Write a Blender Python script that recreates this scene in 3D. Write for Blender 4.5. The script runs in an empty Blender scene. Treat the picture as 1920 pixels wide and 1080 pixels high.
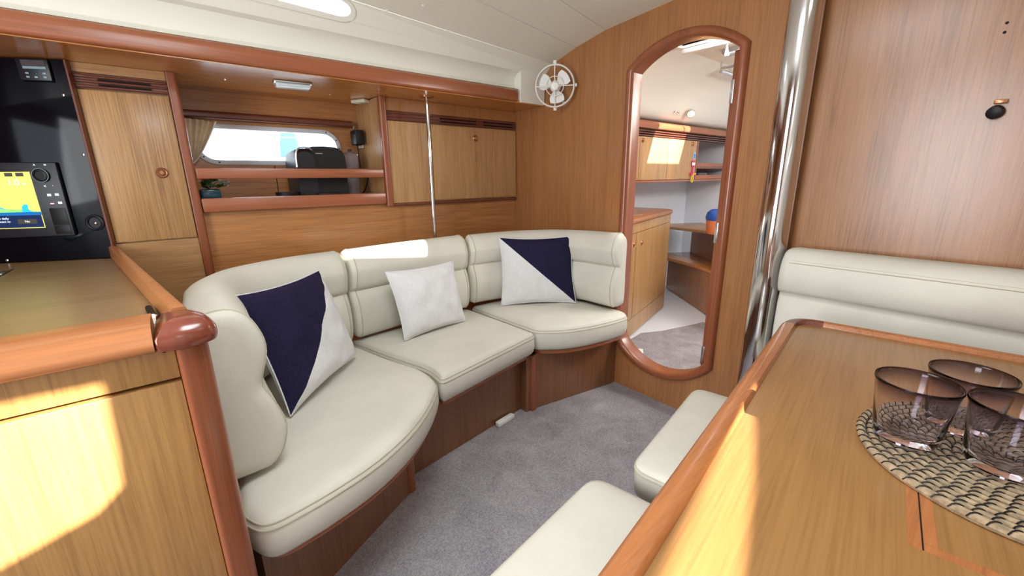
import bpy, bmesh, math, random
from mathutils import Vector, Matrix, noise
from mathutils.geometry import tessellate_polygon
random.seed(7)
S = bpy.context.scene
COL = S.collection
# ------------------------------------------------------------------ camera
cd = bpy.data.cameras.new('camera'); cam = bpy.data.objects.new('camera', cd); COL.objects.link(cam)
cd.sensor_width = 36; cd.lens = 778 / 1920 * 36; cd.clip_start = .02
R = ((0.63214684, 0.18896775, -0.75145296), (0.7747384, -0.17050076, 0.60885952), (-0.01306849, -0.96706809, -0.25418208))
cam.matrix_world = Matrix(((R[0][0], -R[0][1], -R[0][2], 0), (R[1][0], -R[1][1], -R[1][2], 0),
                           (R[2][0], -R[2][1], -R[2][2], 1.25), (0, 0, 0, 1)))
S.camera = cam
# ------------------------------------------------------------------ light
TE = .577                                             # tan of the sun's elevation, sun to starboard
TY = .2                                               # and a little forward of the beam
w = bpy.data.worlds.new('sky'); S.world = w; w.use_nodes = True
bg = w.node_tree.nodes['Background']; bg.inputs[0].default_value = (.80, .91, 1, 1); bg.inputs[1].default_value = 3.2
sd = bpy.data.lights.new('sun', 'SUN'); sd.energy = 19; sd.angle = .010; sd.color = (1, .95, .86)
sun = bpy.data.objects.new('sun', sd); COL.objects.link(sun)
sun.rotation_euler = Vector((1, TY, TE)).to_track_quat('Z', 'Y').to_euler()
def area(name, loc, to, sx, sy, e, c=(1, 1, 1)):
    l = bpy.data.lights.new(name, 'AREA'); l.shape = 'RECTANGLE'; l.size = sx; l.size_y = sy; l.energy = e; l.color = c
    o = bpy.data.objects.new(name, l); COL.objects.link(o); o.location = loc
    o.rotation_euler = (Vector(loc) - Vector(to)).to_track_quat('Z', 'Y').to_euler()
area('saloon_hatch_light', (-.62, .35, 2.12), (-.62, .35, 0),   .55, .55, 12.5, (.86, .94, 1))
area('companionway_light', (-.55, -1.5, 1.35), (-1.0, 1.5, .9), .8, 1.3, 31, (.94, .97, 1))
area('forecabin_fill_light', (-.1, 3.3, 2.0), (-1.2, 3.3, .6), .8, .8, 46, (1, .96, .9))  # added fill, unseen to starboard with no hatch above, brightens the forecabin
area('forecabin_hatch_light', (-1.05, 2.62, 1.985), (-1.35, 2.95, 0), .5, .3, 11, (1, .97, .93))
V = S.view_settings
V.view_transform = 'Standard'; V.look = 'None'; V.gamma = 1; V.use_curve_mapping = False; V.exposure = .38
# ------------------------------------------------------------------ materials
def lin(c):
    return tuple(((v / 255 + .055) / 1.055) ** 2.4 if v > 10 else v / 255 / 12.92 for v in c) + (1,)
def mat(name, c, rough=.5, metal=0, coat=0, trans=0, ior=1.45, emit=0, bump=0, bscale=200, spec=.5, sheen=0, var=0, vscale=6):
    m = bpy.data.materials.new(name); m.use_nodes = True; nt = m.node_tree; b = nt.nodes['Principled BSDF']
    b.inputs['Base Color'].default_value = lin(c); b.inputs['Roughness'].default_value = rough
    b.inputs['Metallic'].default_value = metal; b.inputs['Coat Weight'].default_value = coat
    b.inputs['Transmission Weight'].default_value = trans; b.inputs['IOR'].default_value = ior
    b.inputs['Specular IOR Level'].default_value = spec; b.inputs['Sheen Weight'].default_value = sheen
    if emit: b.inputs['Emission Color'].default_value = lin(c); b.inputs['Emission Strength'].default_value = emit
    if bump or var: tc = nt.nodes.new('ShaderNodeTexCoord')
    if bump:
        n = nt.nodes.new('ShaderNodeTexNoise'); n.inputs['Scale'].default_value = bscale; n.inputs['Detail'].default_value = 4
        nt.links.new(tc.outputs['Object'], n.inputs['Vector'])
        bu = nt.nodes.new('ShaderNodeBump'); bu.inputs['Strength'].default_value = bump; bu.inputs['Distance'].default_value = .002
        nt.links.new(n.outputs['Fac'], bu.inputs['Height']); nt.links.new(bu.outputs['Normal'], b.inputs['Normal'])
    if var:
        n2 = nt.nodes.new('ShaderNodeTexNoise'); n2.inputs['Scale'].default_value = vscale; n2.inputs['Detail'].default_value = 5
        nt.links.new(tc.outputs['Object'], n2.inputs['Vector'])
        r = nt.nodes.new('ShaderNodeValToRGB'); r.color_ramp.elements[0].position = .3; r.color_ramp.elements[1].position = .7
        r.color_ramp.elements[0].color = lin(tuple(v * (1 - var) for v in c)); r.color_ramp.elements[1].color = lin(tuple(min(255, v * (1 + var * .6)) for v in c))
        nt.links.new(n2.outputs['Fac'], r.inputs['Fac']); nt.links.new(r.outputs['Color'], b.inputs['Base Color'])
    return m
def wood(name, c, axis='z', rough=.33, contrast=.22, fine=1.0, coat=.25, rot=0):
    m = bpy.data.materials.new(name); m.use_nodes = True; nt = m.node_tree; b = nt.nodes['Principled BSDF']; L = nt.links.new
    tc = nt.nodes.new('ShaderNodeTexCoord')
    def nz(across, along, det, dist=0):
        mp = nt.nodes.new('ShaderNodeMapping'); s = [across] * 3; s['xyz'.index(axis)] = along; mp.inputs['Scale'].default_value = s
        n = nt.nodes.new('ShaderNodeTexNoise'); n.inputs['Scale'].default_value = 1; n.inputs['Detail'].default_value = det
        n.inputs['Roughness'].default_value = .62; n.inputs['Distortion'].default_value = dist
        src = tc.outputs['Object']
        if rot:
            vr = nt.nodes.new('ShaderNodeVectorRotate'); vr.rotation_type = 'Z_AXIS'; vr.inputs['Angle'].default_value = rot; L(src, vr.inputs['Vector']); src = vr.outputs[0]
        L(src, mp.inputs['Vector']); L(mp.outputs['Vector'], n.inputs['Vector']); return n
    a = nz(210 * fine, 5, 3); bb = nz(38 * fine, 1.3, 4, .4); c3 = nz(7, .7, 2)
    mx = nt.nodes.new('ShaderNodeMath'); mx.operation = 'MULTIPLY_ADD'; mx.inputs[1].default_value = .68
    L(a.outputs['Fac'], mx.inputs[0])
    mb = nt.nodes.new('ShaderNodeMath'); mb.operation = 'MULTIPLY_ADD'; mb.inputs[1].default_value = .32
    L(bb.outputs['Fac'], mb.inputs[0]); mb.inputs[2].default_value = 0; L(mb.outputs[0], mx.inputs[2])
    mc = nt.nodes.new('ShaderNodeMath'); mc.operation = 'MULTIPLY_ADD'; mc.inputs[1].default_value = .35; L(c3.outputs['Fac'], mc.inputs[0]); L(mx.outputs[0], mc.inputs[2])
    r = nt.nodes.new('ShaderNodeValToRGB'); e = r.color_ramp.elements
    e[0].position = .47; e[1].position = .88
    k = contrast
    e[0].color = lin((c[0] * (1 - k), c[1] * (1 - k * 1.15), c[2] * (1 - k * 1.25)))
    e[1].color = lin((min(255, c[0] * (1 + k * .55)), min(255, c[1] * (1 + k * .65)), min(255, c[2] * (1 + k * .8))))
    em = e.new(.67); em.color = lin(c)
    L(mc.outputs[0], r.inputs['Fac']); L(r.outputs['Color'], b.inputs['Base Color'])
    bu = nt.nodes.new('ShaderNodeBump'); bu.inputs['Strength'].default_value = .06; bu.inputs['Distance'].default_value = .001
    L(a.outputs['Fac'], bu.inputs['Height']); L(bu.outputs['Normal'], b.inputs['Normal'])
    b.inputs['Roughness'].default_value = rough; b.inputs['Coat Weight'].default_value = coat; b.inputs['Coat Roughness'].default_value = .22
    return m
M = {}
M['locker'] = wood('locker_veneer', (180, 138, 91), 'z', .36)
M['lockery'] = wood('locker_veneer_fore_aft', (176, 134, 88), 'y', .36)
M['bulk'] = wood('bulkhead_veneer', (164, 110, 65), 'z', .34, .16)
M['bulk2'] = wood('bulkhead_veneer_brown', (156, 108, 69), 'z', .3, .2, .8)
M['panel'] = wood('hull_panel_veneer', (176, 119, 70), 'y', .3)
M['under'] = wood('overhead_veneer', (196, 128, 60), 'y', .2, .14, 1, .45)
M['mahx'] = wood('mahogany_x', (156, 90, 55), 'x', .3, .14)
M['mahy'] = wood('mahogany_y', (158, 92, 60), 'y', .28, .14)
M['mahz'] = wood('mahogany_z', (144, 80, 50), 'z', .28, .14)
M['mahd'] = wood('mahogany_dark', (112, 58, 42), 'y', .25, .12)
M['corner'] = wood('mahogany_corner', (124, 58, 40), 'x', .2, .1, .6, .5)
M['plinth'] = wood('plinth_veneer', (128, 84, 54), 'z', .38, .18)
M['table'] = wood('table_veneer', (158, 114, 67), 'y', .3, .11, 1.0, .25, -.165)
M['worktop'] = wood('worktop_veneer', (150, 120, 82), 'y', .34, .14, .7)
M['inlay'] = wood('mahogany_inlay', (178, 112, 66), 'y', .3, .14)
M['oak'] = wood('chart_front_veneer', (178, 132, 78), 'z', .34, .15, .8)
M['cream'] = mat('cream_headliner', (232, 228, 214), .62, bump=.05, bscale=300)
M['creamgel'] = mat('cream_gelcoat', (230, 228, 217), .42)
M['leather'] = mat('cream_leather', (214, 211, 198), .5, bump=.16, bscale=260, spec=.35, var=.035, vscale=5)
M['thread'] = mat('seam_thread', (190, 184, 162), .7)
M['carpet'] = None
M['navy'] = mat('navy_linen', (38, 34, 62), .92, bump=.5, bscale=420, spec=.15, var=.16, vscale=160)
M['linen'] = mat('white_linen', (226, 226, 228), .92, bump=.5, bscale=420, spec=.15, var=.02, vscale=90)
M['steel'] = mat('polished_steel', (214, 212, 214), .09, 1)
M['alu'] = mat('brushed_aluminium', (206, 208, 212), .28, 1)
M['framew'] = mat('pale_anodised_frame', (214, 218, 228), .35)
M['white'] = mat('white_plastic', (236, 236, 232), .35)
M['offwhite'] = mat('off_white_plastic', (228, 222, 200), .4)
M['black'] = mat('black_plastic', (12, 12, 15), .5)
M['gloss'] = mat('black_acrylic', (9, 10, 17), .08, spec=.18)
M['charcoal'] = mat('charcoal_plastic', (26, 27, 34), .4)
M['dark'] = mat('dark_slot', (16, 10, 8), .8)
M['groove'] = mat('door_gap', (40, 20, 12), .8)
M['glass'] = mat('window_glass', (250, 252, 255), 0, trans=1, ior=1.02)
M['clear'] = mat('clear_acrylic', (236, 238, 246), .05, trans=.86, ior=1.3)
M['hull'] = mat('white_gelcoat', (222, 228, 236), .4)
M['blue'] = mat('blue_plastic', (40, 84, 170), .4)
M['canvas'] = mat('pale_blue_canvas', (96, 140, 176), .8)
M['orange'] = mat('orange_plastic', (226, 130, 80), .45)
M['teal'] = mat('teal_glazed_ceramic', (18, 62, 78), .15)
M['leaf'] = mat('green_leaf', (88, 120, 72), .5, var=.25, vscale=40)
M['leaf2'] = mat('olive_leaf', (150, 146, 92), .5, var=.2, vscale=40)
M['stem'] = mat('stem_brown', (70, 60, 38), .7)
M['cloth'] = mat('beige_curtain', (236, 220, 192), .9, var=.06, vscale=30)
M['brass'] = mat('brass_knob', (176, 120, 84), .25, .55)
M['lens'] = mat('frosted_lamp_lens', (225, 236, 238), .25, spec=.6)
M['pink'] = mat('pink_webbing', (214, 52, 112), .7)
M['yellow'] = mat('yellow_webbing', (224, 196, 84), .7)
M['scr_y'] = mat('screen_yellow', (216, 208, 112), .2, emit=.5)
M['scr_g'] = mat('screen_green', (130, 200, 110), .2, emit=.75)
M['scr_b'] = mat('screen_blue', (40, 170, 226), .2, emit=.75)
M['scr_n'] = mat('screen_navy', (22, 40, 78), .2, emit=.6)
M['scr_m'] = mat('screen_mid_blue', (20, 96, 160), .2, emit=.7)
M['scr_k'] = mat('screen_grey', (66, 66, 60), .2, emit=.5)
M['scr_w'] = mat('screen_white', (225, 238, 245), .2, emit=.8)
M['lcd'] = mat('lcd_grey', (88, 82, 88), .15)
M['lcd2'] = mat('lcd_pale', (150, 176, 190), .15)
M['red'] = mat('red_mark', (180, 40, 46), .4)
def carpet():
    m = bpy.data.materials.new('grey_carpet'); m.use_nodes = True; nt = m.node_tree; b = nt.nodes['Principled BSDF']; L = nt.links.new
    tc = nt.nodes.new('ShaderNodeTexCoord')
    a = nt.nodes.new('ShaderNodeTexNoise'); a.inputs['Scale'].default_value = 190; a.inputs['Detail'].default_value = 5; a.inputs['Roughness'].default_value = .75
    c = nt.nodes.new('ShaderNodeTexNoise'); c.inputs['Scale'].default_value = 7; c.inputs['Detail'].default_value = 5; c.inputs['Distortion'].default_value = .6
    for n in (a, c): L(tc.outputs['Object'], n.inputs['Vector'])
    ad = nt.nodes.new('ShaderNodeMath'); ad.operation = 'MULTIPLY_ADD'; ad.inputs[1].default_value = .36; L(c.outputs['Fac'], ad.inputs[0]); L(a.outputs['Fac'], ad.inputs[2])
    r = nt.nodes.new('ShaderNodeValToRGB'); e = r.color_ramp.elements; e[0].position = .46; e[1].position = .92
    e[0].color = lin((108, 104, 110)); e[1].color = lin((190, 185, 188)); L(ad.outputs[0], r.inputs['Fac']); L(r.outputs['Color'], b.inputs['Base Color'])
    bu = nt.nodes.new('ShaderNodeBump'); bu.inputs['Strength'].default_value = .8; bu.inputs['Distance'].default_value = .004
    L(a.outputs['Fac'], bu.inputs['Height']); L(bu.outputs['Normal'], b.inputs['Normal'])
    b.inputs['Roughness'].default_value = .95; b.inputs['Specular IOR Level'].default_value = .1
    return m
M['carpet'] = carpet()
def smoke():
    m = bpy.data.materials.new('smoked_glass'); m.use_nodes = True; nt = m.node_tree; b = nt.nodes['Principled BSDF']; L = nt.links.new
    b.inputs['Roughness'].default_value = .02; b.inputs['Transmission Weight'].default_value = 1; b.inputs['IOR'].default_value = 1.3
    tc = nt.nodes.new('ShaderNodeTexCoord'); sp = nt.nodes.new('ShaderNodeSeparateXYZ'); L(tc.outputs['Object'], sp.inputs[0])
    r = nt.nodes.new('ShaderNodeValToRGB'); e = r.color_ramp.elements
    mr = nt.nodes.new('ShaderNodeMapRange'); mr.inputs['From Min'].default_value = .055; mr.inputs['From Max'].default_value = .112
    L(sp.outputs['Z'], mr.inputs['Value']); L(mr.outputs[0], r.inputs['Fac'])
    e[0].color = lin((248, 246, 255)); e[1].color = lin((104, 84, 106)); em = e.new(.45); em.color = lin((240, 234, 242))
    L(r.outputs['Color'], b.inputs['Base Color']); return m
M['smoke'] = smoke()
# ------------------------------------------------------------------ mesh helpers
class B:
    def __init__(s): s.bm = bmesh.new()
    def add(s, tmp):
        me = bpy.data.meshes.new('t'); tmp.to_mesh(me); tmp.free(); s.bm.from_mesh(me); bpy.data.meshes.remove(me); return s
    def box(s, x0, x1, y0, y1, z0, z1, bev=0, seg=2, mx=None):
        t = bmesh.new(); bmesh.ops.create_cube(t, size=1)
        for v in t.verts: v.co = Vector(((x0 + x1) / 2 + v.co.x * (x1 - x0), (y0 + y1) / 2 + v.co.y * (y1 - y0), (z0 + z1) / 2 + v.co.z * (z1 - z0)))
        if bev: bmesh.ops.bevel(t, geom=t.edges[:], offset=bev, segments=seg, profile=.5, affect='EDGES')
        if mx: t.transform(mx)
        return s.add(t)
    def prism(s, poly, lo, hi, plane='xy', bev=0, seg=2, mx=None, rim=True):
        t = bmesh.new()
        f = {'xy': lambda a, b, c: (a, b, c), 'yz': lambda a, b, c: (c, a, b), 'xz': lambda a, b, c: (a, c, b)}[plane]
        lo_v = [t.verts.new(f(a, b, lo)) for a, b in poly]; hi_v = [t.verts.new(f(a, b, hi)) for a, b in poly]
        n = len(poly); t.faces.new(lo_v); t.faces.new(hi_v)
        for i in range(n): t.faces.new((lo_v[i], lo_v[(i + 1) % n], hi_v[(i + 1) % n], hi_v[i]))
        bmesh.ops.recalc_face_normals(t, faces=t.faces[:])
        if bev:
            ed = [e for e in t.edges if abs(e.verts[0].co['zxy'.index('z') * 0 + {'xy': 2, 'yz': 0, 'xz': 1}[plane]] - e.verts[1].co[{'xy': 2, 'yz': 0, 'xz': 1}[plane]]) < 1e-6] if rim else t.edges[:]
            bmesh.ops.bevel(t, geom=ed, offset=bev, segments=seg, profile=.5, affect='EDGES')
        if mx: t.transform(mx)
        return s.add(t)
    def loft(s, rings, closed=True, caps=True, loop=False):
        t = bmesh.new(); vs = [[t.verts.new(p) for p in r] for r in rings]; n = len(rings[0]); m = len(rings)
        for i in range(m if loop else m - 1):
            a, b = vs[i], vs[(i + 1) % m]
            for j in range(n if closed else n - 1):
                k = (j + 1) % n; t.faces.new((a[j], a[k], b[k], b[j]))
        if caps and closed and not loop: t.faces.new(vs[0][::-1]); t.faces.new(vs[-1])
        bmesh.ops.recalc_face_normals(t, faces=t.faces[:]); return s.add(t)
    def tube(s, pts, r, n=8, loop=False):
        pts = [Vector(p) for p in pts]; rings = []; m = len(pts); up = None
        for i, p in enumerate(pts):
            if loop: d = pts[(i + 1) % m] - pts[i - 1]
            else: d = pts[min(i + 1, m - 1)] - pts[max(i - 1, 0)]
            d.normalize()
            if up is None: up = Vector((0, 0, 1)) if abs(d.z) < .9 else Vector((1, 0, 0))
            a = d.cross(up).normalized(); b = a.cross(d).normalized(); up = b
            rr = r[i] if isinstance(r, (list, tuple)) else r
            rings.append([p + (a * math.cos(q) + b * math.sin(q)) * rr for q in [2 * math.pi * k / n for k in range(n)]])
        return s.loft(rings, True, not loop, loop)
    def lathe(s, prof, c=(0, 0, 0), ax=(0, 0, 1), n=24):
        q = Vector(ax).to_track_quat('Z', 'Y').to_matrix(); c = Vector(c)
        rings = [[c + q @ Vector((r * math.cos(2 * math.pi * k / n), r * math.sin(2 * math.pi * k / n), h)) for k in range(n)] for r, h in prof]
        return s.loft(rings)
    def plate(s, outer, holes, fn, w0, w1):
        loops = [outer] + holes; flat = [p for l in loops for p in l]
        tris = tessellate_polygon([[Vector((a, b, 0)) for a, b in l] for l in loops])
        t = bmesh.new(); A = [t.verts.new(fn(a, b, w0)) for a, b in flat]; C = [t.verts.new(fn(a, b, w1)) for a, b in flat]
        for tr in tris:
            t.faces.new([A[i] for i in tr]); t.faces.new([C[i] for i in tr][::-1])
        o = 0
        for l in loops:
            n = len(l)
            for i in range(n): t.faces.new((A[o + i], A[o + (i + 1) % n], C[o + (i + 1) % n], C[o + i]))
            o += n
        bmesh.ops.recalc_face_normals(t, faces=t.faces[:]); return s.add(t)
    def ball(s, c, r, n=12):
        t = bmesh.new(); bmesh.ops.create_uvsphere(t, u_segments=n, v_segments=max(6, n // 2), radius=1)
        r = r if isinstance(r, (tuple, list)) else (r, r, r)
        for v in t.verts: v.co = Vector((c[0] + v.co.x * r[0], c[1] + v.co.y * r[1], c[2] + v.co.z * r[2]))
        return s.add(t)
ROOT = {}
def mesh_of(name, b, m, off, ang=38):
    me = bpy.data.meshes.new(name); b.bm.transform(Matrix.Translation(-Vector(off)))
    bmesh.ops.recalc_face_normals(b.bm, faces=b.bm.faces[:]) if False else None
    b.bm.to_mesh(me); b.bm.free()
    for p in me.polygons: p.use_smooth = True
    me.set_sharp_from_angle(angle=math.radians(ang)); me.materials.append(M[m] if isinstance(m, str) else m); return me
def tag(o, label=None, cat=None, group=None, kind=None):
    if label: o['label'] = label
    if cat: o['category'] = cat
    if group: o['group'] = group
    if kind: o['kind'] = kind
    return o
def thing(name, loc, label, cat, group=None, kind=None):
    o = bpy.data.objects.new(name, None); COL.objects.link(o); o.location = loc; o.empty_display_size = .05
    ROOT[o.name] = Vector(loc); return tag(o, label, cat, group, kind)
def part(name, b, m, parent, label=None, ang=38, kind=None):
    off = ROOT[parent.name]; o = bpy.data.objects.new(name, mesh_of(name, b, m, off, ang)); COL.objects.link(o); o.parent = parent
    ROOT[o.name] = off; return tag(o, label, kind=kind)
def one(name, b, m, label, cat, group=None, kind=None, ang=38):
    vs = [v.co for v in b.bm.verts]
    loc = Vector(((min(v.x for v in vs) + max(v.x for v in vs)) / 2, (min(v.y for v in vs) + max(v.y for v in vs)) / 2, min(v.z for v in vs)))
    o = bpy.data.objects.new(name, mesh_of(name, b, m, loc, ang)); COL.objects.link(o); o.location = loc; ROOT[o.name] = loc
    return tag(o, label, cat, group, kind)
def struct(name, b, m, label=None, ang=38): return one(name, b, m, label, None, None, 'structure', ang)
def catmull(pts, per=8, closed=False):
    pts = [Vector(p) for p in pts]; n = len(pts); out = []
    for i in range(n if closed else n - 1):
        g = lambda k: pts[k % n] if closed else pts[max(0, min(n - 1, k))]
        p0, p1, p2, p3 = g(i - 1), g(i), g(i + 1), g(i + 2)
        for j in range(per):
            t = j / per
            out.append(.5 * ((2 * p1) + (p2 - p0) * t + (2 * p0 - 5 * p1 + 4 * p2 - p3) * t * t + (3 * p1 - p0 - 3 * p2 + p3) * t ** 3))
    if not closed: out.append(pts[-1])
    return out
def stadium(y0, y1, z0, z1, r, n=8):
    out = []
    for cx, cz, a0 in ((y1 - r, z0 + r, -90), (y1 - r, z1 - r, 0), (y0 + r, z1 - r, 90), (y0 + r, z0 + r, 180)):
        for k in range(n + 1):
            a = math.radians(a0 + 90 * k / n); out.append((cx + r * math.cos(a), cz + r * math.sin(a)))
    return out
def offset2(poly, d):
    out = []; n = len(poly)
    ar = sum(poly[i][0] * poly[(i + 1) % n][1] - poly[(i + 1) % n][0] * poly[i][1] for i in range(n)); sg = 1 if ar > 0 else -1
    for i in range(n):
        p, q, r = Vector(poly[i - 1]), Vector(poly[i]), Vector(poly[(i + 1) % n])
        e1 = (q - p).normalized(); e2 = (r - q).normalized(); n1 = Vector((-e1.y, e1.x)) * sg; n2 = Vector((-e2.y, e2.x)) * sg
        nn = (n1 + n2); l = nn.length
        nn = nn / l if l > 1e-6 else n1
        out.append(tuple(q + nn * d / max(.5, nn.dot(n1))))
    return out
def shrink(poly, d):
    n = len(poly); cx = sum(p[0] for p in poly) / n; cy = sum(p[1] for p in poly) / n
    r = .5 * min(max(p[0] for p in poly) - min(p[0] for p in poly), max(p[1] for p in poly) - min(p[1] for p in poly)); t = d / r
    return [(x + (cx - x) * t, y + (cy - y) * t) for x, y in poly]
def roundpoly(poly, r, n=6):
    out = []; m = len(poly)
    for i in range(m):
        rr = r[i] if isinstance(r, (list, tuple)) else r
        q = Vector(poly[i][:2]); p = Vector(poly[i - 1][:2]); s2 = Vector(poly[(i + 1) % m][:2])
        a = (p - q); b = (s2 - q); rr = min(rr, a.length * .48, b.length * .48)
        if rr < 1e-5: out.append(tuple(q)); continue
        A = q + a.normalized() * rr; C = q + b.normalized() * rr
        for k in range(n + 1):
            t = k / n; out.append(tuple((1 - t) ** 2 * A + 2 * t * (1 - t) * q + t * t * C))
    return out
# ------------------------------------------------------------------ SETTING
YB = 2.0                                                    # forward bulkhead
b = B().box(-3.0, 1.6, -2.2, 2.02, -.05, 0); struct('floor', b, 'carpet', 'grey carpet laid over the saloon floor')
# doorway outline
CX, HW = -1.165, .305
def arch(hw, zs0, za0, zs1, za1, n=16):
    pts = []
    def arc(za, zs, sgn):
        h = abs(za - zs); r = (hw * hw + h * h) / (2 * h); a = math.asin(min(1, hw / r))
        for k in range(n + 1):
            q = -a + 2 * a * k / n; pts.append((CX - sgn * r * math.sin(q), (za + sgn * -r * 1 + sgn * r * math.cos(q))))
    arc(za1, zs1, 1)        # top arc, right to left
    arc(za0, zs0, -1)       # bottom arc, left to right
    return pts
door_out = arch(HW, .30, .150, 1.792, 1.912)
door_in = arch(HW - .042, .325, .192, 1.775, 1.870)
hole = arch(HW - .02, .312, .17, 1.784, 1.89)
fn = lambda a, c, w_: (a, w_, c)
b = B().plate([(-2.85, 0), (-.70, 0), (-.70, 2.35), (-2.85, 2.35)], [hole], fn, YB, YB + .04)
struct('wall_forward', b, 'bulk', 'teak veneered bulkhead around the arched doorway')
b = B().box(-.698, 1.3, YB + .004, YB + .04, 0, 2.35); struct('wall_forward_starboard', b, 'bulk2', 'brown teak bulkhead behind the dinette')
# door frame: swept mahogany moulding
b = B(); n = len(door_out); rings = []
for i in range(n):
    o = Vector(door_out[i]); q = Vector(door_in[i]); sec = []
    for t, y in ((0, 2.0), (0, 1.99), (.12, 1.978), (.35, 1.972), (.65, 1.972), (.9, 1.98), (1, 1.992), (1, 2.065), (.1, 2.065), (0, 2.05)):
        p = o.lerp(q, t); sec.append((p.x, y, p.y))
    rings.append(sec)
b.loft(rings, True, False, True)
df = struct('door_1', b, 'mahz', 'mahogany moulding framing the arched doorway')
b = B().box(-.957, -.895, 2.068, 2.09, .27, 1.79, .003); part('door_stop', b, 'mahz', df)
for z in (1.62, .98, .33):
    hb = B().box(-.9585, -.944, 2.0655, 2.071, z - .05, z + .05, .001)
    part('hinge_plate', hb, 'alu', df)
# ceiling profile
def cz(x, y):
    xs = [(-2.30, 1.80), (-2.04, 1.934), (-1.846, 1.986), (-1.631, 2.024), (-1.245, 2.053), (-.65, 2.085)]
    if x > -.65: x = -1.3 - x
    x = max(x, -2.30)
    for (a, za), (c, zc) in zip(xs, xs[1:]):
        if x <= c + 1e-9: return za + (zc - za) * (x - a) / (c - a) + .065 * (2 - y)
    return xs[-1][1]
YA = -2.1
ceil = thing('ceiling', (-.65, 0, 2.1), 'cream headliner panels over the saloon', None, kind='structure')
def strip(xa, xb, m='cream', holes=()):
    # xa, xb: functions x(y); a panel between two fore-and-aft joints
    bb = B(); NY, NX = 20, 5; ys = [YA + (YB - YA) * i / NY for i in range(NY + 1)]
    top = []; bot = []
    rings = []
    for y in ys:
        a, c = xa(y) + .0018, xb(y) - .0018; xs = [a + (c - a) * k / NX for k in range(NX + 1)]
        rings.append([(x, y, cz(x, y)) for x in xs] + [(x, y, cz(x, y) + .02) for x in xs[::-1]])
    bb.loft(rings); return part('ceiling_panel', bb, m, ceil)
l2 = lambda y: -1.846 + .085 * (2 - y); l3 = lambda y: -1.631 + .15 * (2 - y)
strip(lambda y: -2.04, l2); strip(l2, l3)
# central panel with hatch openings (saloon hatch over the table sends the sun onto the settee back)
def cmap(a, y, w_): return (a, y, cz(a, y) + w_)
HX0, HX1, HY0, HY1 = -.08, .172, 1.0, 1.46
def wide(xl, xr, holes=(), y0=YA, y1=YB):
    bb = B(); bb.plate([(xl(y0), y0), (xr(y0), y0), (xr(y1), y1), (xl(y1), y1)], list(holes), cmap, 0, .02); return part('ceiling_panel', bb, 'cream', ceil)
xm = lambda y: -.65
def mir(f): return lambda y: -1.3 - f(y)
bb = B()
wide(lambda y: l3(y) + .0012, lambda y: -1.0); wide(lambda y: -.998, xm)
sq = [(HX0, HY0), (HX1, HY0), (HX1, HY1), (HX0, HY1)]
wide(xm, lambda y: .18, [sq])
# opaque deck laid over the panels
rings = []
for y in (YA, YB):
    xs = [-2.048, -2.04, -1.85, -1.63, -1.25, -.65]; rings.append([(x, y, cz(x, y) + .0205) for x in xs] + [(x, y, cz(x, y) + .04) for x in xs[::-1]])
part('deck', B().loft(rings), 'hull', ceil)
for xa_, xb_, hs in ((-.652, .181, [sq]), (.181, .551, []), (.551, .802, [])):
    part('deck', B().plate([(xa_, YA), (xb_, YA), (xb_, YB), (xa_, YB)], hs, lambda a, y, w_: (a, y, cz(a, y) + w_), .0205, .04), 'hull', ceil)
wide(lambda y: .182, lambda y: .55); wide(lambda y: .552, lambda y: .802)
for i, (hx, hy) in enumerate(((-2.005, .95), (-1.985, 1.12))):
    pass
# port cove (moulded band above the beam) with a long port light
def xr_(y): return -2.10
def covepts(y):
    d = .065 * (2 - y); e = .012 * (2 - y)
    return [(-2.115, 1.782), (-2.15, 1.79), (-2.165, 1.81), (-2.16, 1.845 + e * .5), (-2.135, 1.868 + e), (-2.102, 1.876 + e), (-2.098, 1.884 + e)]
b = B(); rings = []
for i in range(31):
    y = YA + (1.79 - YA) * i / 30; p = covepts(y)
    rings.append([(x, y, z) for x, z in p] + [(-2.25, y, p[-1][1] + .02), (-2.25, y, 1.77)])
b.loft(rings)
rings = []                                                  # solid end block beside the bulkhead
for y in (1.792, 1.80, 1.99):
    p = covepts(y); rings.append([(-2.10, y, 1.706), (-2.098, y, 1.80), (-2.098, y, p[-1][1]), (-2.25, y, p[-1][1] + .02), (-2.25, y, 1.706)])
b.loft(rings)
cove = struct('trim_1', b, 'creamgel', 'cream moulded cove above the mahogany beam')
def upface(y, s, w_):
    e = .012 * (2 - y); d = .065 * (2 - y); lo = Vector((-2.098, 1.884 + e)); hi = Vector((-2.04, 1.934 + d))
    p = lo.lerp(hi, s); nrm = Vector((hi.y - lo.y, -(hi.x - lo.x))).normalized(); p = p + nrm * w_
    return (p.x, y, p.y)
PL = [(y, s) for y, s in stadium(.12, .775, .42, .93, .06)]
b = B()
ys = [YA + (YB - .002 - YA) * i / 24 for i in range(25)]
outer = [(y, 0) for y in ys] + [(y, 1) for y in ys[::-1]]
PL2 = []
for y, s in PL: PL2.append((y, s))
def pl(grow, n=8):
    pts = []
    y0, y1, s0, s1 = .12 - grow, .772 + grow, .44 - grow * 7.0, .90 + grow * 5.0
    ry = .05 + grow; 
    for cy, cs, a0 in ((y1 - ry, (s0 + s1) / 2, -90), (y0 + ry, (s0 + s1) / 2, 90)):
        for k in range(2 * n + 1):
            a = math.radians(a0 + 180 * k / (2 * n)); pts.append((cy + ry * math.cos(a), cs + (s1 - s0) / 2 * math.sin(a)))
    return pts
b.plate(outer, [pl(.006)], upface, 0, -.03)
struct('trim_2', b, 'creamgel', 'sloping cream coaming holding the long port light')
wn = thing('window_2', (-2.09, .45, 1.95), 'long slim port light in the cream coaming', None, kind='structure')
b = B(); g0, g1 = pl(.022), pl(.0)
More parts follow.
